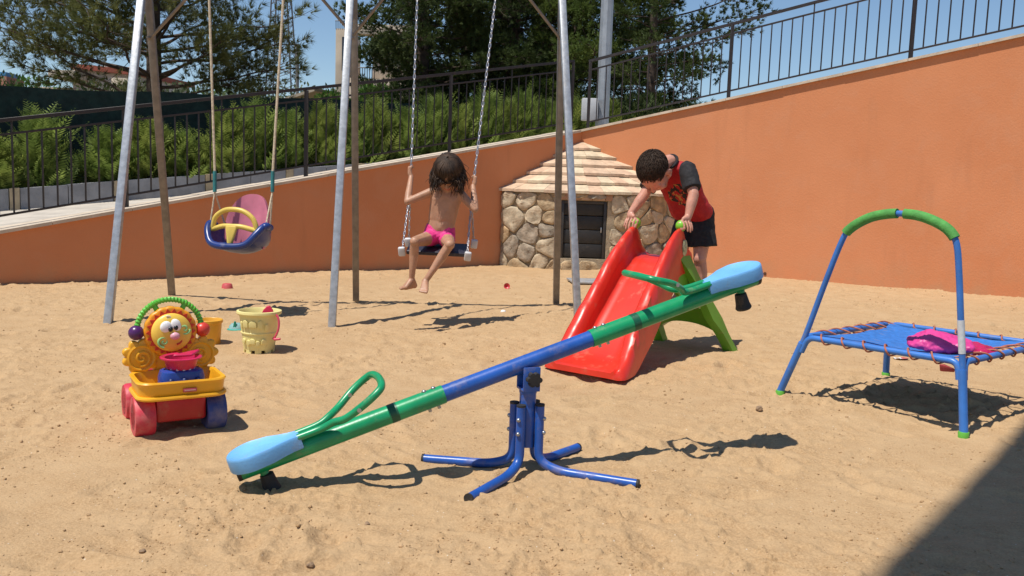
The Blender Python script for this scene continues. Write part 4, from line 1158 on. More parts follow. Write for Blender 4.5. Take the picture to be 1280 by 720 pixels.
obj('shaft', G().tube([(0, 0, 0), (.022, .0, .17)], .008, 10), mat('pink_spade', (.58, .02, .07), .4, .1), spd)
obj('grip', G().prism([(-.034, 0), (.034, 0), (.022, .028), (.006, .047), (-.006, .047), (-.024, .026)], (.024, .010, .165), (1, 0, 0), (.1, 0, 1), (0, -1, 0), .02, .005), MATS['pink_spade'], spd)
tl0 = gp(296, 413); tl0.z = -.002
tl = thing('sand_sieve', 'teal toy sand sieve lying between the two sand buckets', 'sand toy', tl0, local=True)
obj('rim', G().lathe([(.050, 0), (.056, .003), (.056, .012), (.050, .015), (.046, .010), (.046, 0)], (0, 0, 0), 32), mat('teal_plastic', (.03, .36, .27), .35, .1), tl)
obj('dome', G().lathe([(.048, .012), (.044, .030), (.030, .045), (.0001, .050)], (0, 0, 0), 28), mat('pale_teal', (.35, .58, .55), .25, .1, trans=.3), tl)
obj('fin', G().prism([(-.012, 0), (.012, 0), (.006, .052), (-.004, .052)], (0, -.03, .010), (1, 0, 0), (0, 0, 1), (0, -1, 0), .014, .003), mat('deep_teal', (.01, .20, .12), .4, .1), tl)
q = gp(284, 360.5)
gm = G().lathe([(.0001, -.004), (.046, -.004), (.044, .012), (.040, .030), (.034, .040), (.02, .043), (.0001, .044)], (0, 0, 0), 28)
o_ = tag(obj('sand_cup', gm, mat('faded_pink', (.55, .09, .10), .45, .15, 10, .05, 60, .2)), 'small faded pink cup upside down on the sand near the shaded wall', 'toy cup'); o_.location = (q.x, q.y, 0)
q = gp(633, 361)
gm = G().lathe([(.006, -.025), (.007, 0), (.026, .022), (.028, .024), (.022, .022), (.0001, .003)], (0, 0, 0), 20)
o_ = tag(obj('toy_funnel', gm, mat('red_funnel', (.55, .03, .04), .4, .1)), 'tiny red toy funnel tipped over on the sand in front of the hut', 'toy funnel'); o_.location = (q.x, q.y, .022); o_.rotation_euler = (R(75), R(35), 0)
q = gp(629, 391)
gm = G(); gm.ball((0, 0, 0), (.020, .018, .014), sub=3)
o_ = tag(obj('white_pebble', gm, mat('white_stone', (.75, .74, .72), .6, .05)), 'round white pebble on the sand beside the swing shadow', 'pebble'); o_.location = (q.x, q.y, .008)
def rock(px, py, r, label, m_, nm='stone', flat=.7, seed=0):
    q = gp(px, py); g_ = G(); g_.ball((0, 0, 0), (r, r * .8, r * flat), sub=3)
    g_.v = [tuple(V(p) * (1 + .35 * mnoise.fractal(V(p) * (1.2 / r) + V((seed * 7, 0, 0)), 1, 2, 3))) for p in g_.v]
    o_ = tag(obj(nm, g_, m_, None, angle=25), label, 'stone'); o_.location = (q.x, q.y, sz(q.x, q.y) + r * flat * .35); o_.rotation_euler = (0, 0, seed)
STN = mat('field_stone', (.26, .17, .10), .9, .25, 30, .5, 60)
rock(949, 516, .017, 'brown stone on open sand between the seesaw shadow and the trampoline', STN, seed=1)
rock(442, 488, .015, 'flat pale bark chip on the sand framed by the seesaw handle', mat('pale_chip', (.50, .38, .24), .85, .2), 'bark_chip', .4, 2)
rock(178, 690, .009, 'dull brown pebble in the empty sand of the lower left foreground', STN, seed=3)
rock(388, 708, .010, 'grey brown pebble at the very bottom edge of the sand', STN, seed=4)
rock(459, 656, .009, 'dark pebble lying alone below the seesaw legs', STN, seed=5)
rock(415, 543, .013, 'small lump of hardened sand under the green seesaw arm', mat('sand_lump', (.38, .25, .14), .95, .2, 30, .5, 60), 'sand_lump', .6, 6)
# ================================================================== PEOPLE
SKIN1 = mat('tan_skin', (.40, .212, .128), .5, .1, 22, .05, 150, 0, sss=.12); SKIN2 = mat('fair_skin', (.52, .25, .175), .5, .1, 22, .05, 150, 0, sss=.12)
HAIRD = mat('dark_brown_hair', (.018, .010, .006), .6, .35, 26, .3, 220, spec=.3, col2=(.055, .030, .016)); HAIRB = mat('short_brown_hair', (.035, .020, .012), .65, .35, 60, .4, 260, spec=.25)
LIPS = mat('lips', (.38, .13, .10), .45, .1); EYEW = mat('eye_white', (.7, .68, .65), .25, .03); IRIS = mat('iris_brown', (.03, .015, .008), .2, .1)
class Head:
    def __init__(s, c, f, up, k=1.0):
        s.c = V(c); s.f = V(f).normalized(); s.u = (V(up) - s.f * V(up).dot(s.f)).normalized(); s.r = s.f.cross(s.u); s.k = k
        s.rot = Matrix((s.r, s.f, s.u)).transposed()
    def p(s, r, f, u): return s.c + (s.r * r + s.f * f + s.u * u) * s.k
    def build(s, g_):
        k = s.k
        g_.ball(s.p(0, -.004, .012), (.070 * k, .086 * k, .076 * k), rot=s.rot)
        g_.ball(s.p(0, .030, -.042), (.056 * k, .056 * k, .060 * k), rot=s.rot)
        g_.hull([(s.p(-.02, .05, -.082), .020 * k), (s.p(.02, .05, -.082), .020 * k), (s.p(0, .062, -.086), .018 * k)])
        g_.hull([(s.p(-.045, .0, -.06), .020 * k), (s.p(0, .055, -.085), .018 * k)]); g_.hull([(s.p(.045, .0, -.06), .020 * k), (s.p(0, .055, -.085), .018 * k)])
        for sx in (-1, 1):
            g_.ball(s.p(sx * .034, .058, -.042), .022 * k)                       # cheek
            g_.hull([(s.p(sx * .012, .078, -.0), .011 * k), (s.p(sx * .044, .062, .0), .011 * k)])   # brow
            er = s.rot @ Matrix.Rotation(sx * .35, 3, 'Z')
            g_.ball(s.p(sx * .071, -.008, -.025), (.008 * k, .018 * k, .028 * k), rot=er)
            g_.ball(s.p(sx * .068, .004, -.044), .010 * k)
        g_.chain([(s.p(0, .080, -.012), .007 * k), (s.p(0, .090, -.028), .009 * k), (s.p(0, .093, -.034), .011 * k)])
        for sx in (-1, 1): g_.ball(s.p(sx * .010, .084, -.036), .008 * k)
        g_.hull([(s.p(-.016, .077, -.060), .006 * k), (s.p(.016, .077, -.060), .006 * k), (s.p(0, .082, -.058), .007 * k)])
        g_.hull([(s.p(-.013, .076, -.068), .006 * k), (s.p(.013, .076, -.068), .006 * k), (s.p(0, .080, -.068), .007 * k)])
    def lips_at(s, q):
        d = (q - s.c) / s.k; r_, f_, u_ = d.dot(s.r), d.dot(s.f), d.dot(s.u)
        return abs(r_) < .021 and f_ > .074 and -.074 < u_ < -.053
    def eyes(s, par):
        for sx in (-1, 1):
            e = obj('eye', G().ball(s.p(sx * .030, .0640, -.014), (.0098 * s.k,) * 3, sub=3), EYEW, par)
            obj('iris', G().ball(s.p(sx * .030, .0695, -.019), (.0048 * s.k,) * 3, sub=2), IRIS, e)
def hand(g_, wrist, palm_end, axis_side, grip_c, r_grip, k=1.0, thumb_side=1, axis=None):
    """fingers curled round a grip centre line through grip_c along axis"""
    w, pe = V(wrist), V(palm_end); ax = V(axis).normalized()
    g_.hull([(w, .014 * k)] + [(pe + ax * o * k, .011 * k) for o in (-.020, .020)])
    rad = (pe - grip_c); rad = (rad - ax * rad.dot(ax)).normalized(); tan = ax.cross(rad) * axis_side
    for i, (o, ln) in enumerate(((-.024, .92), (-.008, 1.05), (.008, 1.0), (.024, .8))):
        pts = []
        for j, a in enumerate((0.0, .75, 1.5, 2.2)):
            rr2 = (r_grip + .0065 * k)
            pts.append((grip_c + ax * (o * k + (pe - grip_c).dot(ax)) + (rad * math.cos(a * ln) + tan * math.sin(a * ln)) * rr2, (.0072 - .0006 * j) * k))
        pts[0] = (pe + ax * o * k, .0078 * k)
        g_.chain(pts)
    b0 = w.lerp(pe, .45) + ax * thumb_side * .018 * k
    t1 = grip_c + ax * ((pe - grip_c).dot(ax) + thumb_side * .030 * k) + (rad * .75 - tan * .75) * (r_grip + .008 * k)
    t2 = grip_c + ax * ((pe - grip_c).dot(ax) + thumb_side * .022 * k) + (-rad * .15 - tan * 1.0) * (r_grip + .008 * k)
    g_.chain([(b0, .0095 * k), (t1, .0082 * k), (t2, .0068 * k)])
def foot(g_, ankle, heel, ball, toe, side, k=1.0):
    ankle, heel, ball, toe = map(V, (ankle, heel, ball, toe)); side = V(side).normalized()
    g_.hull([(ankle, .0235 * k), (heel, .020 * k)]); g_.hull([(ankle, .022 * k), (heel, .017 * k), (ball + side * .014 * k, .015 * k), (ball - side * .014 * k, .013 * k)])
    d = (toe - ball)
    for i in range(5):
        o = (-.022 + i * .011) * k; L = (1.0, .98, .9, .8, .66)[i] if True else 1
        g_.chain([(ball + side * -o * .9 * 1.0, .010 * k), (ball + side * -o + d * L, (.0095, .0075, .007, .0068, .0065)[i] * k)])

# ---------------- girl on the swing
gz = dp(549, 306, 5.79)
girl = thing('person', 'small girl in pink swim briefs sitting on the swing, head bowed, holding both chains', 'person', gz)
pel = dp(549, 295, 5.82); chest = dp(557, 250, 5.80); nk = dp(559, 236, 5.775)
shL, shR = dp(541, 239.5, 5.80), dp(576.5, 243.5, 5.78)
hipL, hipR = dp(539.5, 297, 5.80), dp(558.5, 299, 5.80)
knL, knR = dp(518.5, 302, 5.585), dp(562, 306, 5.57)
anL, anR = dp(514.5, 350, 5.62), dp(531.5, 352, 5.54)
g_ = G()
sx_ = (shR - shL).normalized(); fw = V((sx_.y, -sx_.x, 0)).normalized()
g_.hull([(shL + sx_ * .006, .024), (shR - sx_ * .006, .024), (chest - sx_ * .056 - fw * .0, .048), (chest + sx_ * .056, .048), (chest + V((0, 0, .03)), .05)])
wst = pel.lerp(chest, .48)
g_.hull([(chest - sx_ * .054, .048), (chest + sx_ * .054, .048), (wst - sx_ * .045, .048), (wst + sx_ * .045, .048), (wst + fw * .012, .045)])
g_.hull([(wst - sx_ * .042, .045), (wst + sx_ * .042, .045), (pel - sx_ * .050, .050), (pel + sx_ * .050, .050), (pel.lerp(wst, .5) + fw * .018, .045)])
g_.hull([(shL + sx_ * .03, .022), (shR - sx_ * .03, .022), (nk + V((0, .012, .008)), .026)])
for hp_, kn_, an_ in ((hipL, knL, anL), (hipR, knR, anR)):
    g_.chain([(hp_, .052), (hp_.lerp(kn_, .55), .043), (kn_ + V((0, .012, 0)), .034)])
    g_.ball(kn_ + V((0, -.004, 0)), .032)
    calf = kn_.lerp(an_, .33) + V((0, .012, 0))
    g_.chain([(kn_, .030), (calf, .031), (kn_.lerp(an_, .72), .022), (an_, .0185)])
foot(g_, anL, dp(518, 357, 5.645), dp(506, 359.5, 5.58), dp(499.5, 360.5, 5.545), V((.5, -.8, 0)), 1.0)
foot(g_, anR, dp(532, 357, 5.56), dp(530, 362, 5.475), dp(528.5, 365.5, 5.445), V((1, .1, 0)), 1.0)
gripL, gripR = on_chain(-1, 213), on_chain(1, 225)
elL, elR = dp(509.5, 252, 5.745), dp(594, 262, 5.735)
for sh, el, gr, sd in ((shL, elL, gripL, -1), (shR, elR, gripR, 1)):
    ax = (CHAINS[sd][0] - CHAINS[sd][1]).normalized()
    wr_ = gr + V((-.004 * sd, -.024, -.042)); pe = gr + V((sd * .010, -.019, -.002))
    g_.chain([(sh, .033), (sh.lerp(el, .5), .0285), (el, .0235)]); g_.chain([(el, .0235), (el.lerp(wr_, .3), .0245), (wr_, .0165)])
    hand(g_, wr_, pe, sd, gr, .010, 1.0, 1, ax)
HG = Head(dp(560, 215.5, 5.735), V((-.05, -.62, -.78)), V((0, -.5, .8)), 1.06)
HG.build(g_); g_.chain([(nk + V((0, .008, -.01)), .033), (HG.p(0, -.03, -.05), .036)])
body = remeshed('body', g_, [SKIN1, LIPS], girl, .0038, 5, None, lambda q: 1 if HG.lips_at(q + 0 * q) else 0)
HG.eyes(girl)
# hair: cap plus locks
hg_ = G(); hg_.ball(HG.p(0, -.016, .018), (.080 * 1.02, .094 * 1.02, .082 * 1.02), rot=HG.rot)
rh = random.Random(5)
def lock(h, az, drop, start_u, rad, r0, wav):
    cr, sr = math.cos(az), math.sin(az)
    pts = []; root = h.p(.006 * cr, -.03 + .010 * sr, .100); pts.append((root, r0 * .5))
    k5 = rh.uniform(.97, 1.05); a = h.p(.062 * cr * k5, -.018 + .072 * sr * k5, .076); b = h.p(.083 * cr * k5 + rh.uniform(-.006, .006), -.016 + .097 * sr * k5, .018 + rh.uniform(-.01, .01)); 
    pts += [(a, r0), (b, r0)]
    q = b
    for i in range(3):
        out = (h.r * cr + h.f * sr)
        q = q + V((0, 0, -1)) * drop / 3 + out * (.004 if i < 1 else -.003) + V((rh.uniform(-wav, wav), rh.uniform(-wav, wav), 0)) + out * .006 * (i == 1)
        pts.append((q, r0 * (.85, .6, .25)[i]))
    return pts
def locks(g2, h, lst):
    for (az, drop, r0, wav) in lst:
        pts = lock(h, az, drop, 0, 0, r0, wav)
        path = bez([p for p, _ in pts], 4); n_ = len(path); radii = []
        for i in range(n_):
            t = i / (n_ - 1) * (len(pts) - 1); k = min(int(t), len(pts) - 2); radii.append(pts[k][1] + (pts[k + 1][1] - pts[k][1]) * (t - k))
        g2.tube(path, radii, 6)
hcap = remeshed('hair', hg_, HAIRD, girl, .006, 2, lambda p: .004 * mnoise.fractal(p * 40, 1, 2, 3))
lst = []
for i in range(420):
    az = rh.uniform(0, 2 * math.pi); front = math.sin(az)        # front = +1 faces forward
    if front > .80 and rh.random() < .5: continue
    if front > .80: dr = rh.uniform(.0, .02)
    elif front > .3: dr = rh.uniform(.055, .12)
    else: dr = rh.uniform(.10, .155)
    lst.append((az, dr, rh.uniform(.0022, .0055), .016))
for i in range(130):
    az = rh.uniform(0, 2 * math.pi)
    if math.sin(az) < .75: lst.append((az, rh.uniform(.05, .16), rh.uniform(.0012, .0022), .034))
lg2 = G(); locks(lg2, HG, lst)
obj('locks', lg2, HAIRD, hcap, angle=80)
# briefs
PKS = mat('pink_briefs', (.62, .03, .20), .7, .12, 30, .2, 150); 
bg_ = G(); pl2 = pel.lerp(wst, .38)
bg_.hull([(pl2 - sx_ * .047, .0545), (pl2 + sx_ * .047, .0545), (pel - sx_ * .054, .0555), (pel + sx_ * .054, .0555), (pel + fw * .02, .052)])
for hp_, kn_ in ((hipL, knL), (hipR, knR)): bg_.hull([(hp_, .0585), (hp_.lerp(kn_, .24), .0525)])
br = remeshed('swim_briefs', bg_, PKS, girl, .005, 4, lambda p: .002 * mnoise.noise(p * 60))
# cut the top flat at the waist is left rounded under the belly; side motif
ob_ = G(); c_ = hipL.lerp(knL, .12) + V((-.012, -.048, .030)); 
for i in range(4): ob_.hull([(c_ + V((i * .010 - .012, -.002 - .002 * i, .008 - i * .006)), .0055), (c_ + V((i * .010 - .006, -.004, -.002 - i * .006)), .0045)])
obj('side_motif', ob_, mat('motif_white_blue', (.6, .6, .7), .6, .1, 90, col2=(.06, .05, .25)), br)

# ---------------- boy on the ladder
bz = dp(872, 300, 5.2); 
hipc = dp(869, 270, 5.20); neck = dp(838, 205, 5.03)
boy = thing('person', 'little boy in red vest and black shorts leaning over the slide, hands on its knobs', 'person', V((hipc.x, hipc.y, STEPZ)))
fwd = V((-.62, -.78, 0)).normalized(); lf = V((-fwd.y, fwd.x, 0)); 
if lf.x < 0: lf = -lf                                  # his left: +x, nearer
ts = (neck - hipc).normalized(); tb_ = ts.cross(lf).normalized()
if tb_.dot(fwd) < 0: tb_ = -tb_                          # chest direction (down and forward)
shl = neck + lf * .092 - ts * .035; shr = neck - lf * .092 - ts * .035
def TR(k, s, d): return hipc.lerp(neck, k) + lf * s + tb_ * d
g_ = G()
g_.hull([(shl, .033), (shr, .033), (TR(.62, -.06, .0), .056), (TR(.62, .06, .0), .056), (TR(.85, 0, -.005), .05)])
g_.hull([(TR(.62, -.06, .0), .056), (TR(.62, .06, .0), .056), (TR(.25, -.048, .008), .056), (TR(.25, .048, .008), .056)])
g_.hull([(TR(.25, -.048, .008), .056), (TR(.25, .048, .008), .056), (hipc - lf * .052, .060), (hipc + lf * .052, .060)])
HB = Head(dp(817, 214, 4.935), V((-.16, -.05, -.985)), V((-.65, -.75, .08)), 1.13)
g_.chain([(neck - ts * .03, .042), (neck + ts * .02, .040), (HB.p(0, -.035, -.05), .040)])
HB.build(g_)
foot_z = STEPZ + .022
legs = []
for sd in (-1, 1):
    hp_ = hipc + lf * sd * .055 - V((0, 0, .01)); an_ = V((hipc.x, hipc.y, 0)) + lf * sd * .075 + fwd * .02 + V((0, 0, STEPZ + .050)); kn_ = hp_.lerp(an_, .5) + fwd * .028
    legs.append((hp_, kn_, an_))
    g_.chain([(hp_, .058), (hp_.lerp(kn_, .5), .052), (kn_, .038)]); g_.ball(kn_ + fwd * .006, .036)
    g_.chain([(kn_, .036), (kn_.lerp(an_, .35) - fwd * .012, .038), (kn_.lerp(an_, .8), .025), (an_, .023)])
    foot(g_, an_, an_ - fwd * .022 - V((0, 0, .026)), an_ + fwd * .055 - V((0, 0, .034)), an_ + fwd * .085 - V((0, 0, .036)), lf, 1.1)
kl, kr = KNOB[1], KNOB[-1]
ell = dp(867, 243, kl.y + .06); elr = dp(805.5, 243, kr.y + .05)
for sh, el, kb_, sd in ((shl, ell, kl, 1), (shr, elr, kr, -1)):
    kb0 = kb_; kb_ = kb_ + V((.020 if sd > 0 else -.020, .012, -.004)); wr_ = kb_ + V((.022 if sd > 0 else -.008, .016, .054)); pe = kb_ + V((.022 if sd > 0 else -.020, -.002, .036))
    g_.chain([(sh, .040), (sh.lerp(el, .5), .034), (el, .030)]); g_.chain([(el, .030), (el.lerp(wr_, .35), .0305), (wr_, .0205)])
    ax = (lf if sd > 0 else V((-.5, .85, 0)).normalized())
    ax = V((.55, -.45, .1)).normalized() if sd > 0 else V((.75, -.65, .0)).normalized()
    w_, p_ = wr_, pe
    # palm over the knob, fingers down its near side
    fdir = V((.55, -.75, -.40)).normalized() if sd > 0 else V((-.62, -.55, -.55)).normalized()
    side = fdir.cross(V((0, 0, 1))).normalized()
    rk = .036
    pal = kb_ + (fdir * .20 + V((0, 0, 1)) * .98).normalized() * (rk + .008)
    g_.hull([(wr_, .019), (pal + side * .018, .0115), (pal - side * .018, .0115)])
    for i, (o, ln) in enumerate(((-.029, .95), (-.010, 1.06), (.010, 1.0), (.028, .82))):
        pts = []
        for j, a in enumerate((.25, .75, 1.25, 1.75)):
            rd = math.sqrt(max(1e-5, rk ** 2 - (o * .8) ** 2)) + .007
            aa = .2 + (a - .2) * ln
            pts.append((kb_ + side * o * 1.05 + (fdir * math.sin(aa) + V((0, 0, 1)) * math.cos(aa)) * rd, .0078 - .0006 * j))
        g_.chain(pts)
    th = -1 if sd > 0 else 1
    tdir = (side * th)
    if tdir.x > 0 and sd > 0: tdir = -tdir
    if tdir.x < 0 and sd < 0: tdir = -tdir
    g_.chain([(wr_ + tdir * .012 - V((0, 0, .008)), .0115), (kb_ + tdir * (rk + .006) + V((0, 0, .018)), .0098), (kb_ + (tdir * .9 + fdir * .45).normalized() * (rk + .006) - V((0, 0, .008)), .0082)])
bd_ = remeshed('body', g_, [SKIN2, LIPS], boy, .0038, 4, None, lambda q: 1 if HB.lips_at(q) else 0)
HB.eyes(boy)
hg2 = G(); hg2.ball(HB.p(0, -.014, .020), (.0745 * 1.13, .0885 * 1.13, .0765 * 1.13), rot=HB.rot)
def cut_hair(q):
    d = (q - HB.c) / HB.k; return d.dot(HB.u) + .0 * d.dot(HB.f)
hb_ = remeshed('hair', hg2, HAIRB, boy, .005, 2, lambda p: .0018 * mnoise.fractal(p * 60, 1, 2, 3))
def drop_faces(o, test):
    off = ORG[o.name]['org']; b = bmesh.new(); b.from_mesh(o.data)
    bmesh.ops.delete(b, geom=[f for f in b.faces if test(f.calc_center_median() + off)], context='FACES'); b.to_mesh(o.data); b.free()
def bare(q):
    d = (q - HB.c) / HB.k; r_, f_, u_ = d.dot(HB.r), d.dot(HB.f), d.dot(HB.u)
    hl = .050 - .25 * abs(r_) + .006 * math.sin(r_ * 160)
    if f_ > .030 and u_ < hl: return True
    if abs(r_) > .045 and -.028 < f_ <= .030 and u_ < .0 : return True
    return u_ < -.045 - .3 * min(0, f_ + .03) * 0
drop_faces(hb_, bare)
tuf = G(); rh = random.Random(9)
for i in range(1500):
    a, b = rh.uniform(0, 2 * math.pi), rh.uniform(-.5, 1)
    cb_ = math.sqrt(1 - b * b); dr, df, du = cb_ * math.cos(a), cb_ * math.sin(a), b
    if bare(HB.p(.077 * dr, -.014 + .091 * df - .012, .020 + .079 * du - .010)): continue
    p = HB.p(.0755 * dr, -.014 + .0895 * df, .020 + .0775 * du); n_ = (HB.r * dr + HB.f * df + HB.u * du).normalized()
    fl = (HB.f * .8 - HB.u * .2 + HB.r * rh.uniform(-.4, .4)); fl = (fl - n_ * fl.dot(n_)).normalized()
    tuf.tube([p - n_ * .002, p + n_ * .002 + fl * .008, p + n_ * .002 + fl * .016], [.0018, .0017, .0005], 5)
obj('tufts', tuf, HAIRB, hb_, angle=80)
# shirt
def shirt_mat():
    m = mat('red_vest', (.40, .012, .014), .8, .14, 20, .25, 120); nt = m.node_tree; b = nt.nodes['Principled BSDF']
    src = b.inputs['Base Color'].links[0].from_socket
    tc = _n(nt, 'ShaderNodeTexCoord'); o3 = TR(.55, .02, .06) - V((hipc.x, hipc.y, STEPZ))
    mp = _n(nt, 'ShaderNodeMapping'); mp.inputs['Location'].default_value = -o3; nt.links.new(tc.outputs['Object'], mp.inputs[0])
    ln = _n(nt, 'ShaderNodeVectorMath', operation='LENGTH'); nt.links.new(mp.outputs[0], ln.inputs[0])
    lt = _n(nt, 'ShaderNodeMath', operation='LESS_THAN'); nt.links.new(ln.outputs['Value'], lt.inputs[0]); lt.inputs[1].default_value = .078
    n1_ = noise_fac(nt, tc.outputs['Object'], 34, 2, .50, .54); n2_ = noise_fac(nt, mp.outputs[0], 46, 2, .54, .58)
    c1 = mix_rgb(nt, n2_, src, (.42, .22, .05)); c2 = mix_rgb(nt, n1_, c1, (.02, .015, .015))
    nt.links.new(mix_rgb(nt, lt.outputs[0], src, c2), b.inputs['Base Color'])
    return m
VEST = shirt_mat(); BLKF = mat('black_cotton', (.012, .011, .013), .85, .2, 25, .25, 120)
sg2 = G()
sg2.hull([(shl - lf * .006, .041), (shr + lf * .006, .041), (TR(.62, -.062, .004), .064), (TR(.62, .062, .004), .064), (TR(.88, 0, -.006), .055)])
sg2.hull([(TR(.62, -.062, .004), .064), (TR(.62, .062, .004), .064), (TR(.30, -.058, .012), .064), (TR(.30, .058, .012), .064)])
sg2.hull([(TR(.30, -.058, .012), .064), (TR(.30, .058, .012), .064), (TR(.12, -.064, .014), .066), (TR(.12, .064, .014), .066)])
vest = remeshed('shirt', sg2, VEST, boy, .005, 4, lambda p: .005 * mnoise.fractal(p * 16, 1, 2, 2))
for sh, el, sd in ((shl, ell, 1), (shr, elr, -1)):
    d = (el - sh).normalized(); q = sh + (el - sh) * .80
    sg2 = G().tube([sh - d * .028 - lf * sd * .015, sh - d * .004, sh.lerp(q, .5), q], [.032, .050, .052, .050], 20)
    remeshed('sleeve', sg2, BLKF, vest, .005, 2, lambda p: .004 * mnoise.fractal(p * 22, 1, 2, 2))
obj('collar', G().tube([neck + ts * .006 + (lf * math.cos(a) + tb_ * math.sin(a)) * .047 + ts * (.010 - .010 * math.sin(a)) for a in [2 * math.pi * i / 24 for i in range(24)]], .0085, 8, closed=True), BLKF, vest)
sh_g = G()
sh_g.hull([(hipc - lf * .052 + V((0, 0, .02)), .066), (hipc + lf * .052 + V((0, 0, .02)), .066), (hipc - lf * .056 - V((0, 0, .03)), .064), (hipc + lf * .056 - V((0, 0, .03)), .064)])
for (hp_, kn_, an_), sd in zip(legs, (-1, 1)):
    e2 = hp_.lerp(kn_, .70); dd = (kn_ - hp_).normalized()
    sh_g.tube([hp_, hp_.lerp(e2, .5) + lf * sd * .004, e2 + lf * sd * .010 - fwd * .012], [.064, .071, .080], 22)
remeshed('shorts', sh_g, BLKF, boy, .0055, 3, lambda p: .004 * mnoise.fractal(p * 20, 1, 2, 2))

# ================================================================== HEDGE, NETTING
def vnorm(a): return a / np.maximum(np.linalg.norm(a, axis=-1, keepdims=True), 1e-9)
HEDGE = leaf_mat('cypress_green', (.08, .13, .024), (.29, .37, .085), .35, 5)
HEDGE2 = leaf_mat('cypress_yellow_green', (.095, .14, .024), (.33, .385, .09), .35, 5)
BARK = mat('dark_bark', (.055, .042, .032), .95, .3, 14, .8, 30); BARKP = mat('pine_bark', (.075, .052, .038), .95, .3, 10, .9, 24)
def conifer_mesh(H, seed, nspray=120):
    r = np.random.default_rng(seed); Vs = []; Fs = []; n0 = 0
    for i in range(nspray + 26):
        lead = i >= nspray; t = r.uniform(.45, 1) if lead else r.uniform(0, 1) ** .8; z = H * (.02 + .80 * t); az = r.uniform(0, 2 * math.pi); rad = (.03 + .18 * (1 - t) ** .8) * r.uniform(.2, 1)
        base = np.array([rad * math.cos(az), rad * math.sin(az), z]); lean = r.uniform(.3, 1.15) * (1 - .55 * t)
        d = np.array([math.cos(az) * lean, math.sin(az) * lean, 1.0]); d /= np.linalg.norm(d)
        s_ = np.cross(d, [math.cos(az + r.uniform(-1.2, 1.2)), math.sin(az), .2]); s_ /= np.linalg.norm(s_); nn_ = np.cross(d, s_)
        L = r.uniform(.22, .42) * (1 - .25 * t) * (H / .85) * (1.35 if lead else 1); m_ = 12
        for k in range(m_):
            f = k / (m_ - 1); p = base + d * L * f + nn_ * .05 * L * math.sin(f * 3)
            ll = L * ((.20 if lead else .34) * (1 - f) ** .7 + .05)
            for sd in (-1, 1):
                tip = p + (s_ * sd * .75 + d * .75) * ll + nn_ * r.uniform(-.2, .2) * ll; w_ = ll * .12
                side = vnorm(np.cross(tip - p, nn_)) * w_
                m2 = p + (tip - p) * .5
                Vs += [p, m2 + side, tip, m2 - side]; Fs.append((n0, n0 + 1, n0 + 2, n0 + 3)); n0 += 4
    return np.array(Vs), np.array(Fs)
hedge_meshes = []
hb0 = A + u * 0 + n1 * (W + .42)
lay = [(-1.2, .74), (-.62, .70), (0.0, .80), (.42, .62), (.92, .86), (1.62, .64), (2.05, .74), (2.42, .60), (2.95, .82), (3.38, .92), (3.85, .78), (4.3, .98), (4.78, .84), (5.2, 1.02), (5.62, .90), (6.1, 1.06), (6.55, .92), (7.0, 1.12), (7.45, .98), (7.9, 1.15), (8.4, 1.0), (8.85, 1.15), (9.4, 1.1), (9.9, 1.15), (10.4, 1.05)]
ordn = ['first', 'second', 'third', 'fourth', 'fifth', 'sixth', 'seventh', 'eighth', 'ninth', 'tenth', 'eleventh', 'twelfth', 'thirteenth', 'fourteenth', 'fifteenth', 'sixteenth', 'seventeenth', 'eighteenth', 'nineteenth', 'twentieth', 'twenty-first', 'twenty-second', 'twenty-third', 'twenty-fourth', 'twenty-fifth']
protos = []
for i, (s, H) in enumerate(lay):
    p = hb0 + u * s + n1 * random.uniform(-.08, .08); p.z = kerb_top(min(s, 8)) - .10
    lab = 'feathery green cypress bush of the hedge behind the ramp, %s from its left end' % ordn[i]
    if i < 5:
        root = thing('cypress_bush', lab, 'bush', p, 'cypress bushes of the hedge'); ORG.pop(root.name, None)
        Vs, Fs = conifer_mesh(.85, 40 + i, 165)
        np_obj('foliage', Vs, Fs, HEDGE2 if i % 2 else HEDGE, root)
        obj('stem', G().tube([(0, 0, -.05), (.01, 0, .4), (0, .01, .7)], [.016, .010, .004], 6), BARK, root)
        protos.append(root)
    else:
        root = copy_tree(protos[i % 5], p, label=lab)
    k = H / .85; root.scale = (1.4, 1.35, k * (.98 if s < 4 else .86)); root.rotation_euler = (0, 0, random.uniform(0, 6.28))
NETM = mat('dark_green_netting', (.010, .026, .020), .85, .35, 8, .5, 120)
nrt = thing('privacy_netting', 'dark green shade netting stretched along posts behind the hedge', 'netting', A + n1 * (W + .95))
def net_p(s, z): 
    q = A + u * s + n1 * (W + .95 + .02 * math.sin(s * 2.2)); return V((q.x, q.y, z))
def net_top(s): return 1.79 + .052 * s
rings = []
for i in range(90):
    s = -4 + 16 * i / 89; sag = .012 * math.sin(s * 3.1) ; w_ = .02 * mnoise.noise(V((s * 1.3, 0, 0)))
    a, b = net_p(s, .2), net_p(s, net_top(s) + sag)
    mid_ = a.lerp(b, .55) + n1 * (w_ + .015)
    rings.append([a, mid_, b, b + n1 * .006, mid_ + n1 * .006, a + n1 * .006])
obj('net_sheet', G().loft(rings), NETM, nrt)
s = -3.5
while s < 11.5:
    obj('post', G().tube([net_p(s, .2) + n1 * .035, net_p(s, net_top(s) - .02) + n1 * .035], .02, 8), STEEL2, nrt); s += 2.0

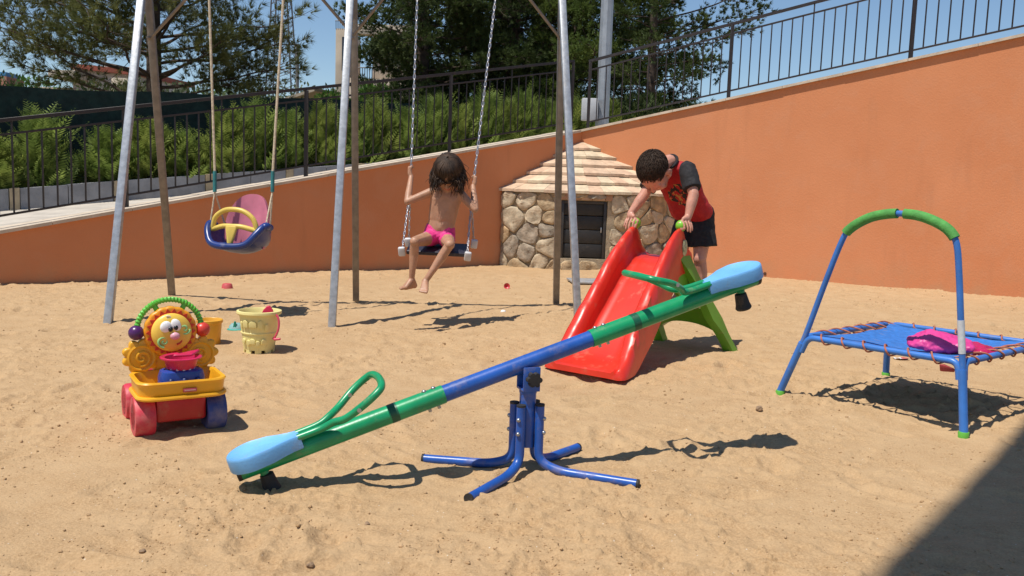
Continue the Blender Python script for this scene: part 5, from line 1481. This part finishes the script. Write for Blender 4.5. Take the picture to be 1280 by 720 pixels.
# ================================================================== PINES
PINE1 = leaf_mat('pine_needles', (.075, .095, .026), (.20, .20, .065), .35, 1.2); PINE2 = leaf_mat('dark_pine_needles', (.034, .060, .017), (.12, .155, .045), .3, .9)
PINE3 = leaf_mat('bright_pine_needles', (.055, .095, .02), (.18, .235, .055), .3, .9)
def tufts_mesh(P_, D_, r, n, L, w_, spread):
    """P_ (k,3) tuft roots, D_ (k,3) directions"""
    k = len(P_); rnd = r.normal(size=(k, n, 3)); dirs = vnorm(D_[:, None, :] + vnorm(rnd) * spread * r.uniform(.3, 1, (k, n, 1)))
    ln = L * r.uniform(.6, 1.1, (k, n, 1)); base = P_[:, None, :] + dirs * .01
    tip = base + dirs * ln; side = vnorm(np.cross(dirs, r.normal(size=(k, n, 3)))) * w_
    Vs = np.stack([base - side, base + side, tip], 2).reshape(-1, 3); Fs = np.arange(len(Vs)).reshape(-1, 3)
    return Vs, Fs
def pine(name, label, px, Y, ground_z, trunk_r, H, limbs, mat_, seed, L=.11, nn_=14, w_=.0045, twig=14, tpt=5, spread=.95, lean=(0, 0), twlen=(.25, .6), group=None, bark=None):
    r = np.random.default_rng(seed); rp = random.Random(seed)
    base = dp(px, 130, Y); base.z = ground_z
    root = thing(name, label, 'tree', base, group)
    tr_path = bez([base, base + V((lean[0] * .3, lean[1] * .3, H * .35)), base + V((lean[0] * .7, lean[1] * .7, H * .7)), base + V((lean[0], lean[1], H))], 6)
    nT = len(tr_path); obj('trunk', G().tube(tr_path, [trunk_r * (1 - .8 * (i / (nT - 1)) ** 1.3) + .008 for i in range(nT)], 12), bark or BARKP, root)
    lg_ = G(); PP = []; DD = []
    for (h, az, ln, rise) in limbs:
        k = min(nT - 1, int(h / H * (nT - 1))); st = tr_path[k].copy(); st.z = base.z + h
        d = V((math.cos(az), math.sin(az), 0)); r0 = trunk_r * .20 * (1 - .5 * h / H) * min(1.2, ln / 1.6)
        pts = [st]; n_ = 6
        for q in range(1, n_ + 1):
            f = q / n_; pts.append(st + d * ln * f + V((0, 0, rise[0] * f * ln + rise[1] * f * f * ln)) + V((rp.uniform(-1, 1), rp.uniform(-1, 1), rp.uniform(-.6, .6))) * .045 * ln * f ** .5)
        path = bez(pts, 3); m_ = len(path)
        lg_.tube(path, [r0 * (1 - .85 * i / (m_ - 1)) + .003 for i in range(m_)], 6)
        for q in range(int(twig * ln / 1.8) + 2):
            f = rp.uniform(.22, 1) ** .75; i0 = min(m_ - 2, int(f * (m_ - 1))); p = path[i0]; tg = (path[i0 + 1] - path[i0]).normalized()
            sd = V((rp.gauss(0, 1), rp.gauss(0, 1), rp.gauss(.15, .6))).normalized(); td = (tg * rp.uniform(.4, 1.0) + sd * .9).normalized()
            tl_ = rp.uniform(*twlen) * (1.15 - .5 * f) * min(1.3, ln / 1.8); e = p + td * tl_ + V((0, 0, .06 * tl_)); mdl = p.lerp(e, .5) + V((0, 0, -.05 * tl_))
            tw_ = [p, mdl, e]
            if q % 3 == 0: lg_.tube(tw_, [.005, .004, .003], 4)
            for t in range(tpt):
                ff = .35 + .65 * (t + 1) / tpt; c = (p.lerp(mdl, ff * 2) if ff < .5 else mdl.lerp(e, ff * 2 - 1))
                jit = V((rp.gauss(0, 1), rp.gauss(0, 1), rp.gauss(0, 1))) * .05
                PP.append(tuple(c + jit * (1 if ff < .95 else 0))); DD.append(tuple((td + V((0, 0, .35)) + jit * 6).normalized()))
    obj('limbs', lg_, bark or BARKP, root)
    Vs, Fs = tufts_mesh(np.array(PP), np.array(DD), r, nn_, L, w_, spread)
    np_obj('crown', Vs, Fs, mat_, root)
    return root
rl = random.Random(3)
limbs = []
gz_ = 1.0
for i in range(46):
    h = 1.15 + 3.6 * (i / 45) ** 1.0 + rl.uniform(-.1, .1); az = i * 2.399 + rl.uniform(-.3, .3)
    ln = rl.uniform(1.7, 2.75) * (1 - .45 * max(0, (h - 2.6) / 2.4)); ln *= .80 if math.cos(az) > .3 else 1.0
    limbs.append((h, az, ln, (rl.uniform(.05, .38), rl.uniform(-.08, .14))))
# long named limbs seen in the photograph
limbs += [(1.15, math.pi * .98, 2.3, (.08, .20)), (.95, math.pi * 1.04, 2.1, (.55, .1)), (1.0, .05, 2.0, (-.05, .12)), (1.35, -.08, 2.2, (.05, .1)), (1.7, .1, 2.3, (.1, .1)), (1.9, math.pi, 2.6, (.25, .0)), (.35, -.15, 1.9, (-.02, .55)),
          (1.5, -2.5, 2.3, (.12, .1)), (1.5, -.7, 2.0, (.10, .1)), (1.9, -1.6, 1.6, (.2, .1)), (2.2, -2.2, 2.3, (.2, .1)), (2.1, -.9, 2.2, (.2, .1))]
pine('pine_tree', 'open-crowned pine with a straight dark trunk behind the baby swing', 193, 14.2, .95, .125, 5.6, limbs, PINE1, 4, L=.15, nn_=17, w_=.0046, twig=32, tpt=4)
def dense(seed, n, h0, h1, lmax):
    q = random.Random(seed); out = []
    for i in range(n):
        f = i / (n - 1); h = h0 + (h1 - h0) * f; ln = lmax * (.55 + .45 * math.sin(math.pi * min(1, .25 + f * .75))) * q.uniform(.7, 1.1)
        out.append((h, i * 2.399 + q.uniform(-.4, .4), ln, (q.uniform(-.05, .35), q.uniform(-.12, .12))))
    return out
dk = dict(L=.09, nn_=13, w_=.0075, twig=60, tpt=5, spread=1.0)
pine('pine_tree', 'dark bushy pine beside the beige building, left of the light pole', 527, 17.5, 1.0, .15, 6.2, [(h, a, l * (.62 if math.cos(a) < -.2 and h < 2.3 else 1), r_) for h, a, l, r_ in dense(11, 66, .7, 5.8, 1.75)], PINE2, 21, **dk)
pine('pine_tree', 'tall dark pine directly behind the swinging chain and right swing legs', 640, 18.6, 1.0, .17, 6.8, dense(12, 72, .5, 6.4, 2.0), PINE2, 22, **dk)
pine('pine_tree', 'brighter green pine rising behind the light pole', 752, 17.6, 1.0, .14, 6.4, dense(13, 66, .6, 6.0, 1.75), PINE3, 23, **dk)
pine('pine_tree', 'ragged dark pine with thin outer twigs against the sky right of the light pole', 812, 16.6, 1.0, .10, 5.4, dense(14, 44, .9, 5.2, 1.25) + [(3.0, -.25, 2.0, (.30, .0)), (2.7, -.1, 1.9, (.25, .05)), (3.3, -.3, 2.1, (.3, .0)), (2.0, 0, 1.3, (.1, .1)), (2.4, -.3, 1.6, (.2, .05))], PINE2, 24, **{**dk, 'twig': 28})
pine('pine_tree', 'shadowy pine set back between the other dark pines', 580, 21.5, 1.0, .15, 6.6, dense(15, 52, .4, 6.2, 2.3), PINE2, 25, **dk)
pine('pine_tree', 'shadowy pine farthest back behind the light pole', 715, 22.0, 1.0, .15, 6.6, dense(16, 52, .4, 6.2, 2.4), PINE2, 26, **dk)

# ================================================================== SHRUBS beyond the netting
def leafball_mesh(seed, n, rx, ry, rz, L, w_):
    r = np.random.default_rng(seed); d = vnorm(r.normal(size=(n, 3))); cl = r.normal(size=(14, 3)); cl = vnorm(cl)
    amp = 1 + .28 * np.max(d @ cl.T, 1) - .25; rr = (r.uniform(.45, 1, (n, 1)) ** .5) * amp[:, None]
    P_ = d * rr * np.array([rx, ry, rz]); P_[:, 2] += rz
    dirs = vnorm(d + r.normal(size=(n, 3)) * .6 + np.array([0, 0, .3])); side = vnorm(np.cross(dirs, r.normal(size=(n, 3)))) * w_
    tip = P_ + dirs * L; m_ = P_ + dirs * L * .5
    Vs = np.stack([P_, m_ + side, tip, m_ - side], 1).reshape(-1, 3); return Vs, np.arange(len(Vs)).reshape(-1, 4)
OLIVE = leaf_mat('olive_leaves', (.06, .085, .04), (.17, .20, .10), .25, 1.5); LAUREL = leaf_mat('broad_green_leaves', (.03, .08, .012), (.12, .23, .04), .3, 2); DRY = leaf_mat('dull_green_leaves', (.035, .055, .018), (.10, .13, .045), .25, 1.2)
sh_list = [  # px, top y, Y, half width m, material, label
    (5, 92, 30, 1.6, 'D', 'dull green bush at the far left behind the netting'), (42, 98, 30, 1.3, 'L', 'fresh green bush between the far left bush and the white house'),
    (118, 104, 28, 1.3, 'D', 'low bush in front of the white house'), (170, 100, 27, 1.1, 'O', 'grey green bush behind the pine trunk'), (222, 103, 27, 1.4, 'O', 'grey green bush between the pine trunk and the left rope'),
    (272, 106, 30, 1.2, 'L', 'green bush beside the palm'), (330, 103, 34, 1.7, 'O', 'silvery olive bush below the lattice mast'), (372, 104, 36, 1.8, 'O', 'silvery olive bush at the foot of the thin grey post'), (410, 106, 36, 1.3, 'O', 'silvery olive bush left of the beige building'),
    (415, 116, 17.5, .55, 'L', 'broad-leaved shrub with fresh green leaves behind the middle swing leg'), (468, 106, 17.0, .60, 'L', 'broad-leaved shrub under the beige building terrace'),
    (500, 128, 17.0, .75, 'D', 'undergrowth bush at the left foot of the dark pines'), (575, 126, 17.2, .85, 'D', 'undergrowth bush behind the girl between the chains'), (655, 124, 17.0, .85, 'D', 'undergrowth bush right of the swing chains'), (735, 118, 16.5, .8, 'D', 'undergrowth bush behind the meter box'), (800, 118, 15.8, .6, 'D', 'undergrowth bush right of the light pole')]
sm = {}
for i, (px_, ty, Y_, hw_, mk, lab) in enumerate(sh_list):
    tp = dp(px_, ty, Y_); z0 = 1.0 if Y_ < 20 else .6; h = max(.5, tp.z - z0)
    root = thing('shrub', lab, 'shrub', (tp.x, Y_, z0), 'shrubs beyond the netting'); ORG.pop(root.name, None)
    key = (mk, i % 3)
    Vs, Fs = leafball_mesh(60 + i, 2600 if Y_ < 20 else 1700, hw_, hw_, h / 2, .11 if Y_ < 20 else .17, .022 if Y_ < 20 else .045)
    np_obj('foliage', Vs, Fs, {'O': OLIVE, 'L': LAUREL, 'D': DRY}[mk], root)
    obj('stem', G().tube([(0, 0, -.3), (.02, 0, h * .5)], [.04, .02], 6), BARK, root)
# palm
pb_ = dp(290, 120, 22); pb_.z = .9
palm = thing('palm_tree', 'small palm with arching fronds just above the netting', 'palm', pb_)
crown = dp(285, 119, 22)
obj('trunk', G().tube([pb_, crown], [.12, .10], 10), BARK, palm)
Vs = []; Fs = []; rp = random.Random(8)
for i in range(26):
    az = i * 2.399; el = rp.uniform(.2, 1.2); L = rp.uniform(.75, 1.1); d = V((math.cos(az), math.sin(az), 0)); s_ = V((-d.y, d.x, 0))
    pts = [crown + d * L * math.cos(el) * f + V((0, 0, L * (math.sin(el) * f - .55 * f * f))) for f in np.linspace(0, 1, 10)]
    for a, b in zip(pts[1:], pts[2:]):
        for sd in (-1, 1):
            ll = .20; tip = a + s_ * sd * ll * .8 + (b - a).normalized() * ll * .7 + V((0, 0, -.05)); w2 = (b - a) * .28; n0 = len(Vs)
            Vs += [tuple(a - w2 * .5), tuple(a + w2 * .5), tuple(tip)]; Fs.append((n0, n0 + 1, n0 + 2))
np_obj('fronds', Vs, Fs, leaf_mat('palm_leaves', (.05, .08, .02), (.13, .16, .05), .25, 2), palm)

# ================================================================== FAR BUILDINGS
WHITEW = mat('whitewash', (.55, .48, .42), .9, .12, 1, .2, 8, .2, (.4, .32, .25)); REDT = mat('red_roof_tiles', (.30, .075, .045), .85, .2, 3, .3, 10); BEIGE = mat('beige_render', (.50, .41, .31), .9, .12, 1.2, .2, 8, .2, (.38, .3, .2))
GLASSD = mat('dark_window', (.03, .035, .045), .15, .2); CREAM = mat('cream_render', (.56, .47, .36), .9, .1, 1, .2, 8)
def bld(name, label, px, Y): 
    q = dp(px, 110, Y); return thing(name, label, 'building', (q.x, Y, .3))
def slab(x0, x1, y0, y1, Y, depth):
    """box whose front face is seen between the pixel columns/rows at distance Y"""
    a, b = dp(x0, y1, Y), dp(x1, y0, Y); return G().box(((a.x + b.x) / 2, Y + depth / 2, (a.z + b.z) / 2), (abs(b.x - a.x), depth, abs(b.z - a.z)), .01)
hs_ = bld('house', 'far white house with a red roof edge behind the pine', 125, 45)
obj('wall', slab(92, 172, 84, 150, 45, 7), WHITEW, hs_)
q0, q1 = dp(90, 82, 44.8), dp(174, 91, 44.8)
obj('roof', G().hpts([(q0.x, 44.6, q0.z - .15), (q0.x, 44.6, q0.z + .1), (q1.x, 44.6, q1.z - .15), (q1.x, 44.6, q1.z + .1), (q0.x, 52.5, q0.z + .35), (q1.x, 52.5, q1.z + .35), (q0.x, 52.5, q0.z + .1), (q1.x, 52.5, q1.z + .1)]), REDT, hs_)
wg_ = slab(149, 155, 104, 112, 44.9, .2); obj('window', wg_, GLASSD, hs_)
obj('porch', slab(140, 170, 98, 150, 44.4, .5), CREAM, hs_)
wn = slab(60, 92, 88, 96, 43.5, 4); obj('annex_roof', wn, CREAM, hs_)
obj('annex', slab(42, 92, 110, 150, 44, 4), mat('tan_annex', (.42, .33, .25), .9, .12), hs_)
bb = bld('terrace_building', 'far beige building with an open roof terrace between the swing legs', 445, 40)
obj('tower', slab(418.5, 436, 36, 150, 40, 3), BEIGE, bb)
obj('window', slab(427, 431, 46, 88, 39.96, .1), GLASSD, bb)
obj('terrace_beam', slab(436, 520, 32, 42, 40, .6), CREAM, bb); obj('terrace_base', slab(436, 520, 100, 150, 40, 6), BEIGE, bb); obj('pillar', slab(465.5, 520, 42, 100, 40.4, 4), BEIGE, bb)
rg_ = G()
for i in range(9):
    a, b = dp(444 + i * 3, 100, 39.9), dp(444 + i * 3, 84.5, 39.9); rg_.tube([a, b], .018, 5)
rg_.tube([dp(443, 84.5, 39.9), dp(470, 84.5, 39.9)], .025, 5); obj('terrace_railing', rg_, IRON, bb)
rg_ = G()
for i in range(6): rg_.tube([dp(420 + i * 2.5, 36, 40), dp(420 + i * 2.5, 26, 40)], .015, 5)
rg_.tube([dp(419, 26, 40), dp(434, 26, 40)], .02, 5); obj('roof_railing', rg_, IRON, bb)
# water tank at far left
wt = bld('roof_tank', 'small reddish roof box with a blue tank at the left picture edge', 3, 42)
obj('box', slab(-12, 8, 95.5, 140, 42, 1.5), mat('red_render', (.34, .15, .10), .9, .1), wt); obj('tank', slab(-12, 7, 90, 95, 42.1, 1.0), mat('tank_blue', (.05, .22, .42), .5, .1), wt)
# shed
sh0 = dp(372, 125, 19); shd = thing('shed', 'small shed with a pale sloping roof behind the netting', 'shed', (sh0.x, 19, .9))
a, b = dp(349, 126, 19), dp(393, 112, 19)
obj('roof', G().hpts([(a.x, 19, a.z - .03), (a.x, 19, a.z + .03), (b.x, 19, b.z - .03), (b.x, 19, b.z + .03), (a.x + .3, 20.4, a.z + .05), (a.x + .3, 20.4, a.z + .1), (b.x + .3, 20.4, b.z + .05), (b.x + .3, 20.4, b.z + .1)]), mat('pale_roof', (.5, .42, .32), .9, .15, 3), shd)
obj('wall', G().box(((a.x + b.x) / 2 + .25, 19.8, 1.45), (abs(b.x - a.x) * .8, .9, 1.2), .01), mat('brown_boards', (.12, .08, .05), .8, .2), shd)
# lattice mast + post
mast = thing('lattice_mast', 'far steel lattice mast seen beside the right rope of the baby swing', 'mast', (dp(348, 110, 60).x, 60, .3))
MG = mat('mast_steel', (.10, .10, .11), .6, .2)
m0, m1, t0_, t1_ = dp(332, 112, 60), dp(364, 112, 60), dp(343, -60, 60), dp(356, -60, 60)
mg_ = G()
Ls_ = [m0, m1, m0 + V((0, 1.8, 0)), m1 + V((0, 1.8, 0))]; Ts_ = [t0_, t1_, t0_ + V((0, .8, 0)), t1_ + V((0, .8, 0))]
for p, q in zip(Ls_, Ts_): obj('leg', G().tube([V((p.x, p.y, .3)), p, q], .055, 5), MG, mast)
for i in range(16):
    f0, f1 = i / 16, (i + 1) / 16
    for (x, y) in ((0, 1), (2, 3), (0, 2), (1, 3)):
        mg_.tube([Ls_[x].lerp(Ts_[x], f0), Ls_[y].lerp(Ts_[y], f1)], .022, 4)
        if i % 2 == 0: mg_.tube([Ls_[y].lerp(Ts_[y], f0), Ls_[x].lerp(Ts_[x], f1)], .022, 4)
obj('lattice', mg_, MG, mast)
q = dp(371.5, 110, 38); o_ = tag(obj('utility_post', G().tube([(0, 0, -1), (0, 0, dp(371.5, 55, 38).z - q.z)], .075, 8).box((0, 0, dp(371.5, 58, 38).z - q.z), (.3, .08, .05), .005), mat('grey_post', (.2, .19, .18), .8, .1)), 'thin grey utility post standing alone against the blue sky', 'post'); o_.location = q
# unseen roof slab, added to throw the shade in the near right corner
k_ = sun_shift = V((.34, .26, 0)); EH = 7.2
s0_, s1_ = gp(1093, 720), gp(1280, 531)
ed = (s1_ - s0_); ed.z = 0; ed.normalize(); en = V((ed.y, -ed.x, 0))
p0_ = s0_ - k_ * EH - ed * 1.2; p1_ = s1_ - k_ * EH + ed * .55
pr = thing('shade_roof', 'unseen roof slab on tall posts, added to shade the near sand corner', 'roof', ((p0_ + p1_) / 2 + en * 1.1).xyz)
rings = [[(p.x, p.y, EH) for p in (p0_, p1_, p1_ + en * 2.2, p0_ + en * 2.2)], [(p.x, p.y, EH + .18) for p in (p0_, p1_, p1_ + en * 2.2, p0_ + en * 2.2)]]
obj('roof_slab', G().loft(rings), CREAM, pr, smooth=False)
for p in (p0_ + en * 2.05 + ed * 1.3, p0_ + en * 2.05 + ed * .2, p0_ + en * .12 + ed * .12): obj('post', G().box((p.x, p.y, EH / 2 - .03), (.16, .16, EH), .01), CREAM, pr)


# ================================================================== LIGHT, SKY, CAMERA
sun_dir = V((.34, .26, -1.0)).normalized()
sl = bpy.data.lights.new('sun', 'SUN'); sl.energy = 4.7; sl.angle = R(.53); sl.color = (1, .95, .87)
so = bpy.data.objects.new('sun', sl); COL.objects.link(so); so.rotation_euler = sun_dir.to_track_quat('-Z', 'Y').to_euler(); so.location = (-3, -3, 12)
w = bpy.data.worlds.new('World'); sc.world = w; w.use_nodes = True; nt = w.node_tree
bg = nt.nodes['Background']; sky = _n(nt, 'ShaderNodeTexSky'); sky.sky_type = 'NISHITA'; sky.sun_disc = False
sky.sun_elevation = math.asin(-sun_dir.z); sky.sun_rotation = math.atan2(-sun_dir.x, -sun_dir.y)
sky.altitude = 200; sky.air_density = 1.0; sky.dust_density = .05; sky.ozone_density = 3.0
hs_n = _n(nt, 'ShaderNodeHueSaturation'); hs_n.inputs['Saturation'].default_value = 1.04; nt.links.new(sky.outputs[0], hs_n.inputs['Color']); nt.links.new(hs_n.outputs[0], bg.inputs[0]); bg.inputs[1].default_value = .10
cam = bpy.data.cameras.new('camera'); co_ = bpy.data.objects.new('camera', cam); COL.objects.link(co_)
cam.sensor_width = 36; cam.lens = 36 * FPX / 1280; cam.clip_start = .05; cam.clip_end = 2000
co_.matrix_world = Matrix.Translation((0, 0, CAM_H)) @ Matrix.Rotation(math.pi / 2 - PITCH, 4, 'X') @ Matrix.Rotation(ROLL, 4, 'Z')
sc.camera = co_
vs_ = sc.view_settings; vs_.view_transform = 'Standard'; vs_.look = 'None'; vs_.exposure = .17; vs_.gamma = 1
sc.cycles.use_denoising = True
sc.cycles.max_bounces = 8
